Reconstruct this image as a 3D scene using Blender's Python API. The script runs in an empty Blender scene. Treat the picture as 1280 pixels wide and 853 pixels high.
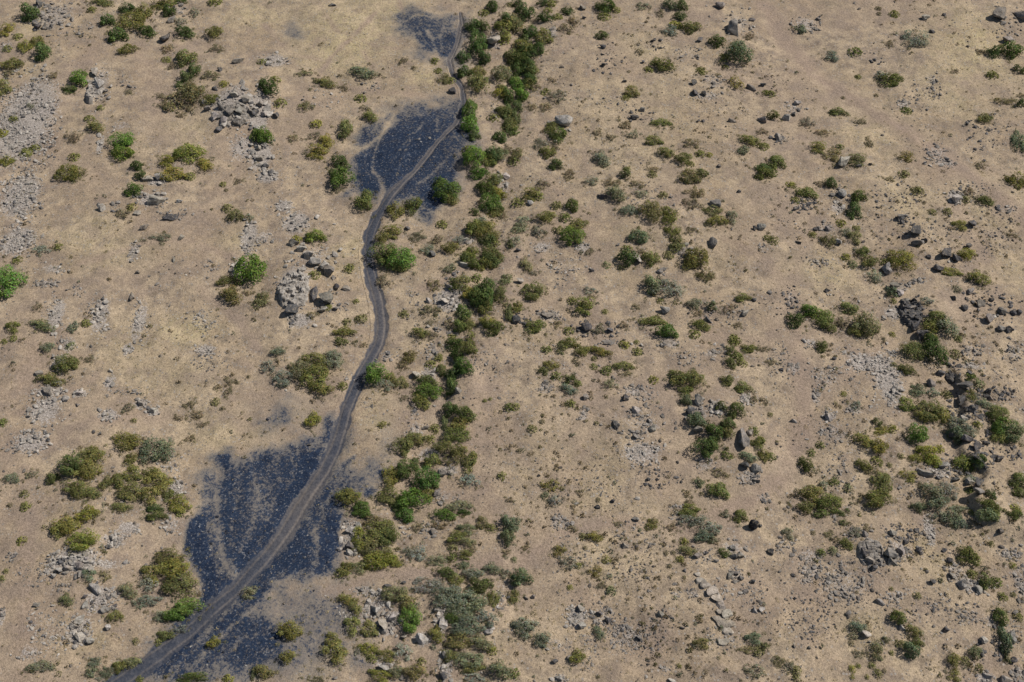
import bpy, bmesh, math, random
import numpy as np
from mathutils import Vector, Matrix

random.seed(7)
rng = np.random.default_rng(7)
scene = bpy.context.scene
COL = scene.collection

# ---------------------------------------------------------------- survey of the plants and rocks
# each block: origin of a survey tile, its magnification, then entries "x y w h kind"
SHRUBS = [
(0, 0, 4.0, """145 65 110 90 d;130 230 80 60 y;190 210 70 60 o;210 260 90 90 d;70 330 120 60 o;45 370 60 40 b;20 440 80 80 o;400 395 85 80 g;350 450 80 45 d;540 100 75 65 d;
640 45 80 60 d;720 60 90 90 o;660 110 140 90 o;590 175 100 80 d;735 160 90 60 d;810 20 130 70 o;850 60 70 60 d;510 15 110 40 o;460 50 50 40 o;895 8 70 30 d;1075 8 90 40 o;
925 165 95 65 d;1070 165 85 60 o;1080 250 70 45 b;645 255 95 55 o;905 110 60 40 s;935 295 110 80 od;840 250 60 50 b;830 300 50 40 o;860 335 40 30 b;920 385 60 60 d;975 355 65 70 d;905 430 60 40 d;
1050 385 90 50 bo;1120 420 50 40 y;860 510 110 90 b;960 480 140 110 ob;845 535 70 50 o;940 530 80 60 b;1065 495 80 50 od;800 480 40 30 b;900 580 40 25 b;445 595 50 40 o;480 640 85 60 o;500 540 35 35 o;
365 690 75 50 b;612 715 105 95 g;620 770 115 75 gy;830 805 90 60 y;945 770 150 90 yg;1030 825 90 60 y;370 785 75 40 o;130 765 60 60 o;175 740 60 40 o;35 805 80 50 y;70 595 50 35 o;10 665 40 55 y;
265 380 45 35 b;695 830 75 50 d;150 535 40 30 s;90 185 50 40 o;30 150 70 60 y;35 245 50 40 o;970 70 50 50 s;1270 680 40 60 g;365 845 90 20 o;640 460 40 30 b"""),
(320, 0, 4.0, """65 435 95 95 d;95 400 60 50 o;30 310 50 40 o;235 370 95 30 bo;345 420 120 50 o;440 445 40 30 b;520 495 70 50 o;120 515 70 50 o;255 535 80 45 bo;300 620 65 50 y;440 645 80 90 od;570 590 75 60 o;
540 545 60 30 b;45 680 105 90 g;185 695 50 40 b;300 760 120 80 y;350 710 80 60 y;290 680 60 40 b;420 820 100 80 d;540 365 140 60 so;790 340 30 25 b;740 305 50 30 b;895 305 60 35 o;910 355 50 30 o;930 400 70 60 bo;975 405 50 45 o;
1090 135 80 80 d;1140 130 60 60 d;1110 225 90 120 dg;1040 290 70 60 d;1130 290 80 70 d;1040 360 80 70 d;1110 360 80 60 o;1110 430 100 110 o;1190 35 70 60 d;1140 65 60 40 o;1265 25 30 30 o;1250 100 80 70 d;1240 150 90 100 o;
1230 200 60 60 o;1265 300 40 40 b;1265 395 40 40 d;1250 480 70 90 d;1255 560 60 80 d;1080 560 90 110 dg;1070 630 90 100 g;1185 590 60 50 o;1090 680 60 60 d;1230 690 90 60 d;1260 640 50 90 d;1190 780 80 90 d;1090 790 110 110 g;
1060 750 60 50 o;1250 750 50 40 b"""),
(640, 0, 4.0, """30 20 60 40 d;65 70 100 90 d;20 120 70 60 d;90 165 90 80 d;60 205 50 50 d;140 245 70 60 d;80 260 90 80 d;40 300 100 90 d;95 340 80 90 d;30 355 70 70 d;80 400 80 60 d;20 430 80 80 g;40 480 80 70 g;20 540 60 70 d;20 600 50 80 d;15 660 50 40 g;
150 15 60 40 d;195 20 60 50 o;165 90 80 50 d;225 85 60 40 o;275 55 60 45 d;265 150 80 50 b;310 110 70 50 b;470 35 100 80 d;460 85 70 50 o;515 50 60 40 o;450 180 65 40 d;660 35 70 40 s;740 70 40 40 b;790 25 60 60 ds;845 30 60 60 d;840 80 60 50 d;
890 140 110 60 od;815 125 60 50 y;780 155 80 60 s;1025 210 80 60 d;1135 275 130 120 ds;1060 290 60 50 o;1065 335 40 25 o;755 325 115 70 od;680 350 70 30 o;635 265 40 30 b;600 460 75 60 o;565 490 40 35 o;945 355 90 30 o;1030 378 50 15 b;1115 415 70 70 yb;
1270 465 30 40 o;745 617 105 45 og;710 705 90 50 o;895 725 80 50 bo;770 765 80 60 o;850 795 90 60 o;985 775 40 30 y;890 820 40 40 o;940 770 60 40 o;1190 705 100 60 o;1255 735 70 50 o;1155 755 60 50 sd;445 805 85 80 sd;180 765 80 60 od;215 825 70 60 d;
235 680 90 80 do;200 640 70 60 o;195 405 50 30 b;170 460 70 35 o;230 485 90 60 bs;170 540 60 50 b;120 440 50 40 b;105 540 50 40 b;30 770 70 60 ob;150 720 80 60 sb;220 745 40 30 b;565 630 60 40 b;430 665 50 30 b;600 675 60 40 s;500 690 40 30 b;
575 845 60 20 o;700 845 60 20 b;1250 840 80 40 d;1250 660 60 30 b;1190 185 60 30 b"""),
(960, 0, 4.0, """160 150 60 45 sd;310 285 70 60 s;435 260 60 55 od;630 70 55 40 o;550 42 40 20 b;555 70 30 20 b;730 195 140 80 s;620 400 120 70 od;560 380 60 50 s;450 385 50 20 o;345 560 95 45 od;690 555 70 35 od;605 220 35 30 b;540 478 30 20 b;375 490 25 18 b;
25 580 60 45 do;15 470 50 40 o;200 615 70 50 bs;275 665 70 30 b;240 740 90 60 o;360 735 50 30 od;310 780 110 70 bo;430 800 110 60 ob;35 815 90 70 od;500 715 40 50 b;680 785 80 60 yb;1210 255 110 80 dg;1125 260 70 60 d;1060 262 45 30 b;1255 350 60 45 d;
1120 375 80 40 o;1180 505 100 35 bo;1260 515 50 40 d;1265 478 50 20 b;1085 600 80 50 ob;1255 720 80 110 sd;930 360 60 20 b;1060 830 60 40 b;460 610 60 30 b"""),
(0, 213, 4.0, """340 25 140 80 o;705 25 55 50 d;870 20 130 70 y;950 30 60 50 o;665 100 85 70 dg;655 185 70 40 yb;620 215 70 50 b;1115 70 40 30 o;1195 57 50 25 b;1130 100 25 20 b;1135 190 60 50 ob;1180 230 80 70 ob;1245 240 50 35 s;40 570 140 150 g;1258 497 155 145 g;
1130 560 90 50 ob;1185 570 50 50 b;1155 635 110 90 ob;1245 615 60 30 b;215 400 90 40 s;290 385 40 50 o;85 448 90 20 o;185 685 45 35 b;65 785 70 60 o;65 840 50 30 o;210 780 140 50 os;430 765 60 40 o;365 790 50 60 sd;790 335 120 40 sb"""),
(320, 213, 4.0, """430 40 110 110 dg;390 15 60 50 d;550 165 100 100 do;410 100 50 35 b;295 330 110 70 go;205 345 70 40 y;35 650 90 80 ob;290 525 60 55 o;470 490 70 50 o;360 685 45 40 o;285 725 55 40 b;500 655 40 25 o;455 760 70 35 ob;525 745 60 60 ob;450 815 120 50 o;
640 425 130 110 do;730 445 140 110 g;700 490 110 50 o;700 200 90 90 o;790 180 80 90 do;955 110 130 110 dg;920 60 60 50 d;970 150 80 60 o;670 310 110 70 o;630 340 70 60 o;820 335 90 50 bs;845 400 80 60 s;910 350 60 50 b;965 390 90 60 o;930 270 80 40 o;1025 350 80 40 s;
640 560 70 70 b;740 720 40 60 ob;870 710 100 60 bo;870 765 40 30 b;825 815 90 60 o;890 830 40 40 b;890 580 70 60 bo;970 495 60 50 so;1025 570 100 90 ob;1080 420 90 70 og;1180 430 110 80 od;1255 550 70 60 os;1100 540 60 60 od;1150 640 130 150 d;1215 620 60 80 do;1110 600 60 60 d;
1040 710 60 80 g;1050 760 70 60 o;1195 790 100 80 do;1150 770 50 40 d;1265 720 40 90 d;970 770 50 60 b;1240 660 60 60 bo;1120 15 90 60 g;1150 90 100 80 do;1170 170 110 100 dg;1200 215 80 60 o;1090 210 50 40 d;1235 230 40 40 b;1140 300 120 90 o;1170 335 90 60 o;1195 370 70 50 o;1130 260 80 60 s;
1270 370 30 50 d;1080 830 80 40 o;980 840 80 30 o"""),
(640, 213, 4.0, """85 120 90 70 o;130 130 50 60 o;30 160 60 60 o;160 75 60 50 b;285 40 50 30 b;280 15 60 30 b;390 55 75 50 s;220 175 70 50 ob;310 180 80 70 do;265 235 70 50 od;165 235 100 60 o;335 280 110 60 o;300 335 120 90 go;230 300 50 60 ob;60 250 70 40 s;45 290 90 60 so;130 310 60 60 sb;20 360 50 60 s;
515 125 100 80 os;565 20 55 50 do;480 65 50 40 b;530 65 50 35 b;620 75 80 40 b;650 122 70 40 s;585 205 90 60 sd;690 210 110 110 ob;755 125 60 40 ob;700 20 40 50 ob;795 235 90 80 o;800 300 80 60 o;770 195 50 40 o;645 335 120 70 ds;575 395 60 50 o;580 440 95 85 d;645 405 40 30 b;695 445 85 75 od;780 425 60 50 ob;
545 488 40 25 db;470 473 55 35 os;830 370 90 80 ob;925 440 120 110 o;890 470 80 60 o;965 525 90 60 ob;690 575 95 95 ds;765 600 165 95 s;740 652 50 25 o;905 668 80 55 so;998 680 55 50 ds;930 718 50 35 b;700 757 140 50 od;770 810 110 75 gd;940 780 90 60 od;910 820 70 50 o;1080 695 60 50 b;1150 638 85 45 od;
1110 845 120 20 o;890 35 100 80 ob;950 20 60 50 do;910 115 100 50 bo;900 170 90 50 b;1000 200 100 50 ob;1025 255 110 60 oy;1100 235 50 70 so;900 300 60 30 b;100 610 120 90 od;70 480 60 70 os;110 515 40 25 sb;395 605 70 40 s;350 680 110 90 o;300 650 60 40 o;465 707 45 25 o;615 687 40 30 b;555 775 50 40 b;
30 690 70 60 o;120 780 110 70 od;280 805 60 50 o;230 770 40 35 bo;430 800 60 50 bs;1250 20 90 60 do;1275 340 40 40 o;385 410 40 40 b;1130 775 40 30 b"""),
(960, 213, 4.0, """190 115 110 55 od;115 75 70 35 yo;135 150 60 35 o;20 15 60 50 od;310 65 60 60 d;260 70 60 30 b;445 130 80 70 do;425 205 70 90 d;365 265 60 40 yo;440 290 50 30 o;430 335 70 60 os;390 310 60 40 s;220 320 60 30 yb;300 350 80 60 ob;390 435 60 40 yo;425 470 60 40 os;475 410 70 55 od;510 465 90 60 o;580 460 45 45 o;
660 450 130 95 yo;525 535 70 60 s;620 610 60 50 ds;680 20 80 35 ob;600 45 60 25 bo;745 105 60 60 ob;820 208 60 30 ob;895 205 60 35 ob;1080 155 80 50 od;1240 50 110 80 o;955 275 75 50 yo;980 420 90 60 yo;920 510 100 40 yo;1045 545 110 70 yo;190 700 100 60 g;140 750 90 80 do;260 740 120 90 og;300 790 70 60 o;
390 690 110 60 od;480 770 140 120 ob;440 810 80 50 oy;370 770 70 60 b;830 740 110 70 od;800 800 100 80 o;890 790 100 90 so;950 840 60 30 od;620 820 35 30 yo;625 655 40 30 o;790 655 70 40 s;940 595 50 40 sb;25 350 50 60 ob;1225 330 50 25 b;1000 110 60 40 b;985 145 50 40 ob"""),
(0, 426, 3.9875, """235 35 70 50 so;350 25 60 40 os;335 120 120 90 od;250 200 140 60 o;450 95 50 35 b;20 5 50 25 o;10 410 40 60 od;60 690 80 55 so;160 670 60 35 bs;120 765 50 45 ob;130 825 70 45 o;50 820 30 30 b;630 505 150 90 o;780 560 170 120 sd;720 545 60 60 s;660 590 80 60 o;
460 580 130 90 o;360 620 130 110 do;440 640 140 100 o;270 685 65 60 do;400 740 140 90 o;470 760 90 60 o;600 700 90 70 od;530 720 60 70 o;665 665 100 80 o;755 660 90 60 o;790 710 140 100 o;660 760 140 90 o;750 770 100 90 o;610 830 110 50 o;770 835 90 40 d;840 775 60 60 od;900 820 110 90 yo;
1130 190 30 25 b;1150 210 35 30 b;1135 255 40 45 b;1085 232 45 28 b;1075 305 55 45 ob;1110 340 35 25 b;960 315 45 35 b;980 370 65 45 b;1010 420 40 28 b;945 490 50 35 b;920 325 30 25 b;895 385 50 30 b;1185 210 30 20 b;1240 180 25 20 b;640 340 70 40 bs;665 400 50 20 ob"""),
(320, 426, 3.9875, """425 8 70 40 do;490 12 35 20 b;530 25 40 25 b;115 60 75 45 so;60 130 75 70 s;150 190 110 90 s;220 150 130 100 os;300 110 150 90 o;370 110 110 90 s;380 70 90 50 s;300 180 140 110 o;330 240 120 70 o;430 225 60 45 o;290 405 80 80 y;590 170 120 110 g;630 225 100 60 s;720 215 80 70 ob;670 190 60 60 o;
770 85 80 70 ob;735 120 50 50 b;630 420 50 45 yb;735 288 35 30 b;910 85 60 40 o;870 120 60 50 o;930 150 60 60 od;1000 20 100 70 d;1060 40 90 80 od;1010 80 80 70 d;1040 130 90 90 gd;990 170 90 90 d;970 230 80 90 d;850 210 110 70 do;860 260 130 80 gd;820 310 90 80 od;970 345 80 70 d;1040 370 100 80 do;1020 420 110 80 o;
1000 470 130 80 od;935 410 40 80 d;890 440 50 60 o;810 490 110 70 o;740 530 100 100 od;870 490 60 40 o;920 530 100 60 o;1000 550 100 70 o;1065 610 80 110 od;970 590 90 60 bo;1070 700 100 60 s;880 600 100 70 od;740 645 110 100 d;800 620 50 70 d;850 700 130 120 gd;670 680 90 110 yo;780 790 150 110 g;670 780 130 80 o;
710 830 90 50 d;850 770 80 60 o;460 790 130 90 o;540 830 100 60 dg;1010 830 140 60 so;1225 675 50 50 o;1260 335 60 50 od;1140 300 25 25 o;1168 292 25 20 o;1265 795 40 30 b"""),  # narrowest d entry of this tile is a shadow, built as a dark shrub
(640, 426, 3.9875, """280 15 110 60 od;170 45 70 40 od;240 40 60 60 os;345 55 80 50 o;440 55 120 50 oy;560 20 60 50 yo;625 55 70 40 o;620 8 40 20 o;195 120 80 50 o;155 155 50 45 do;222 180 60 55 od;285 195 60 50 do;325 215 50 45 od;285 245 90 55 sd;290 315 60 45 o;405 130 50 30 od;470 150 70 50 od;555 130 110 50 o;570 165 40 30 bo;
325 105 50 35 b;410 90 35 30 ob;495 220 70 50 sy;705 195 60 45 yo;800 170 70 50 od;840 200 110 80 o;900 200 110 90 o;870 250 80 50 od;865 300 60 60 ds;915 400 90 80 ds;1085 50 50 50 do;1120 80 70 50 od;1085 115 55 60 do;1145 110 60 50 o;1185 40 80 45 od;1255 45 40 25 b;1110 5 110 25 o;1075 200 70 60 od;1145 235 90 60 od;
1040 330 60 50 do;1110 350 90 80 do;1075 415 70 60 do;995 460 100 90 d;965 540 130 100 d;1070 445 60 80 od;1070 570 70 50 od;1205 450 60 50 od;1230 510 80 60 od;1255 570 60 70 o;1180 580 90 50 sd;1030 660 80 50 b;935 715 50 50 so;1025 750 110 80 od;875 765 35 30 b;945 765 35 20 b;195 725 100 60 yb;165 770 40 40 so;
215 800 70 60 sp;100 440 50 50 ob;150 405 30 30 b;15 330 50 50 o;35 550 35 25 b;890 840 90 50 og;430 795 30 30 b;880 805 40 30 b;1200 295 40 40 b;1255 305 50 40 b"""),
(960, 426, 3.9875, """270 30 60 65 do;725 60 130 90 od;830 60 110 150 d;930 65 60 50 ob;690 145 80 55 od;625 120 35 30 ob;750 250 90 60 sd;820 260 60 50 s;690 320 80 70 og;800 350 140 100 od;860 380 100 90 oy;760 380 70 60 o;890 270 60 50 ob;1005 185 60 40 go;1050 215 70 50 os;1075 320 80 50 sd;1015 275 60 60 o;
1140 370 110 90 od;1160 430 130 100 dg;1200 460 120 100 ds;1150 490 80 60 o;950 420 110 70 sd;940 475 90 90 ds;1000 460 70 50 s;1045 420 50 40 oy;20 110 50 30 b;375 265 50 20 oy;435 325 60 45 s;545 410 50 45 do;570 450 90 40 yo;620 440 60 50 yo;480 500 110 70 yo;560 540 80 80 yo;475 620 70 60 od;540 600 60 60 o;520 660 80 50 bo;
560 720 100 120 o;530 790 140 90 od;580 680 60 50 ob;740 470 100 100 g;790 560 100 80 y;830 600 90 70 yg;740 590 80 50 yo;850 540 60 50 y;660 575 40 30 ob;695 665 90 50 yb;710 695 60 35 oy;605 620 30 30 ob;765 725 40 25 b;970 620 100 90 og;1050 600 80 70 d;1000 690 60 50 s;1240 700 90 80 od;1245 760 70 50 do;
815 750 100 90 so;890 760 90 90 s;850 810 110 80 so;750 830 70 50 ds;1010 750 80 40 od;1110 770 50 50 d;1100 825 110 60 do;950 840 100 30 so;1230 840 100 30 oy;190 620 70 80 do;215 560 60 35 od;260 520 50 40 od;15 580 50 50 od;330 705 50 55 od;280 720 40 50 s;400 735 50 40 os;200 760 120 80 oy;180 830 100 60 o;300 810 130 90 od;
395 845 30 20 d;10 370 30 30 ob"""),
(0, 640, 4.0, """340 65 140 90 yo;300 90 90 80 o;450 20 120 80 y;415 145 160 95 yg;110 145 60 45 oy;30 295 35 30 ob;10 335 40 40 o;445 315 70 60 sd;520 330 50 50 by;335 445 70 60 os;577 525 80 60 o;680 648 50 30 ob;205 778 140 60 so;850 230 140 80 ob;760 310 110 90 o;870 300 160 110 oy;900 370 170 110 o;740 360 100 80 s;640 400 100 70 os;
700 460 80 60 s;760 440 110 60 s;930 480 150 90 go;870 520 100 70 gd;800 520 80 50 so;830 620 90 50 od;790 650 50 40 o;900 590 70 40 s;480 755 80 50 so;460 800 60 50 sd;540 805 90 50 sd;600 775 70 60 od;660 750 90 50 os;500 835 50 20 s;780 20 110 50 do;900 5 100 20 o;1240 405 80 60 so;1075 660 70 60 oy;955 830 150 50 do;
700 840 60 30 o;1140 840 80 40 yo;1270 810 30 60 d"""),
(320, 640, 4.0, """545 10 120 40 dg;760 20 110 80 gd;620 100 150 110 o;660 120 110 100 od;530 140 100 120 yo;600 190 160 90 ob;620 250 180 90 yg;580 50 90 60 bo;690 260 80 50 yo;450 295 90 80 o;510 280 90 60 os;800 215 90 80 sp;760 200 80 50 s;900 245 130 50 so;980 230 70 40 od;1040 215 80 50 o;1085 195 50 30 b;1050 90 90 60 os;
1010 130 100 60 o;1060 150 80 50 os;985 180 70 40 ob;940 20 110 60 g;1040 5 70 30 d;920 70 80 40 b;810 80 60 40 b;1135 60 70 70 ob;1180 85 60 50 o;1250 60 80 90 ds;1260 130 70 80 ds;1255 205 40 30 b;1030 270 70 40 so;460 440 100 60 o;500 480 60 80 oy;480 570 80 90 o;570 590 90 80 o;700 410 130 80 os;740 440 110 80 ys;
760 480 80 60 o;770 540 110 130 g;840 370 150 80 sp;900 370 90 60 s;950 310 100 60 do;1000 340 80 60 o;1080 310 110 60 sd;1180 290 90 60 sd;1130 370 120 80 do;1190 430 60 90 o;1250 310 50 50 sb;960 430 150 110 sd;1040 460 180 110 s;1020 500 130 80 sd;1110 470 110 90 so;1140 540 120 80 s;1060 580 160 90 sd;980 540 80 60 d;
900 620 80 80 o;1020 650 130 80 ob;1120 660 120 70 os;1180 690 60 50 oy;1070 740 150 80 so;970 720 80 60 od;1090 780 110 50 o;1090 830 110 50 sp;175 590 120 100 oy;155 725 80 70 o;385 640 80 70 oy;395 710 120 110 o;45 800 100 70 o;300 840 90 30 bo;560 680 100 60 yo;650 720 110 60 o;580 730 70 50 o;730 710 90 90 p;
825 750 50 50 o;620 820 120 60 yo;700 800 80 60 os;790 800 110 80 ob;1220 800 110 90 os;1265 430 30 60 b;510 700 40 40 s"""),
(640, 640, 4.0, """20 70 60 80 sd;10 240 30 40 os;40 330 110 90 ds;15 430 60 70 o;80 560 110 70 s;50 590 110 80 sd;140 640 90 70 sd;10 810 50 70 od;330 735 80 75 o;435 605 65 65 sd;290 378 35 32 yo;495 395 60 50 os;443 368 35 30 b;455 430 30 20 b;245 195 80 60 yb;285 260 90 70 sb;330 268 40 35 o;405 300 80 60 yb;410 130 80 50 oy;355 125 40 40 ob;
365 182 30 25 b;470 240 50 50 yb;300 90 60 30 b;70 180 50 30 b;705 65 75 60 ob;530 60 40 25 b;800 80 50 40 b;890 10 110 40 od;870 50 90 60 s;940 70 120 90 s;1010 80 80 70 s;960 130 100 60 sd;1000 140 50 40 ds;860 150 50 50 yo;880 195 90 50 ob;840 240 60 30 yo;770 205 30 25 b;805 205 30 22 b;810 147 25 20 b;785 272 40 20 b;
1135 25 75 65 od;1065 15 40 40 so;1060 205 60 50 do;945 660 80 55 ob;1205 635 80 60 sd;1160 690 80 40 by;1230 700 70 50 ob;1260 675 40 40 do;1215 800 110 70 sb;835 770 30 30 yb;430 825 30 20 b"""),
(960, 640, 4.0, """265 10 70 40 do;350 5 70 30 do;378 55 40 30 do;98 110 55 60 so;385 165 70 60 od;325 195 50 50 os;265 205 50 50 od;430 105 70 50 sb;495 90 40 30 b;335 140 40 30 b;300 115 40 30 bo;860 20 110 60 s;920 30 90 90 sd;960 60 70 60 sd;1080 30 110 80 ds;1130 10 80 40 od;1235 15 80 50 do;1020 5 50 30 o;1000 225 100 90 od;
960 240 50 40 o;1020 310 60 40 o;1080 350 75 80 do;1140 350 55 60 od;1115 160 50 25 ob;1225 270 40 35 oy;1170 425 60 50 o;1225 415 30 30 bo;1165 530 85 85 do;1250 525 50 45 o;745 420 45 40 ob;655 530 90 70 do;730 597 85 60 o;450 575 80 60 sd;420 620 50 50 sb;415 660 30 30 b;535 695 75 90 os;587 642 30 35 db;700 690 100 80 ds;
660 660 50 50 ob;740 655 70 50 do;617 705 30 30 o;450 710 40 30 sb;420 785 45 40 y;450 770 30 30 o;520 770 40 40 o;550 810 60 40 ob;580 795 30 20 b;495 825 30 25 yb;420 825 40 20 yb;1025 700 70 60 os;920 740 65 70 oy;985 745 60 40 ob;1055 780 50 40 ob;920 825 80 60 yb;1170 640 80 120 ds;1185 710 30 80 d;60 745 70 50 bo;
100 775 60 50 sb;140 795 50 60 ob;140 830 60 40 ob;225 105 30 25 b;615 385 30 25 ob"""),
]
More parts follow.
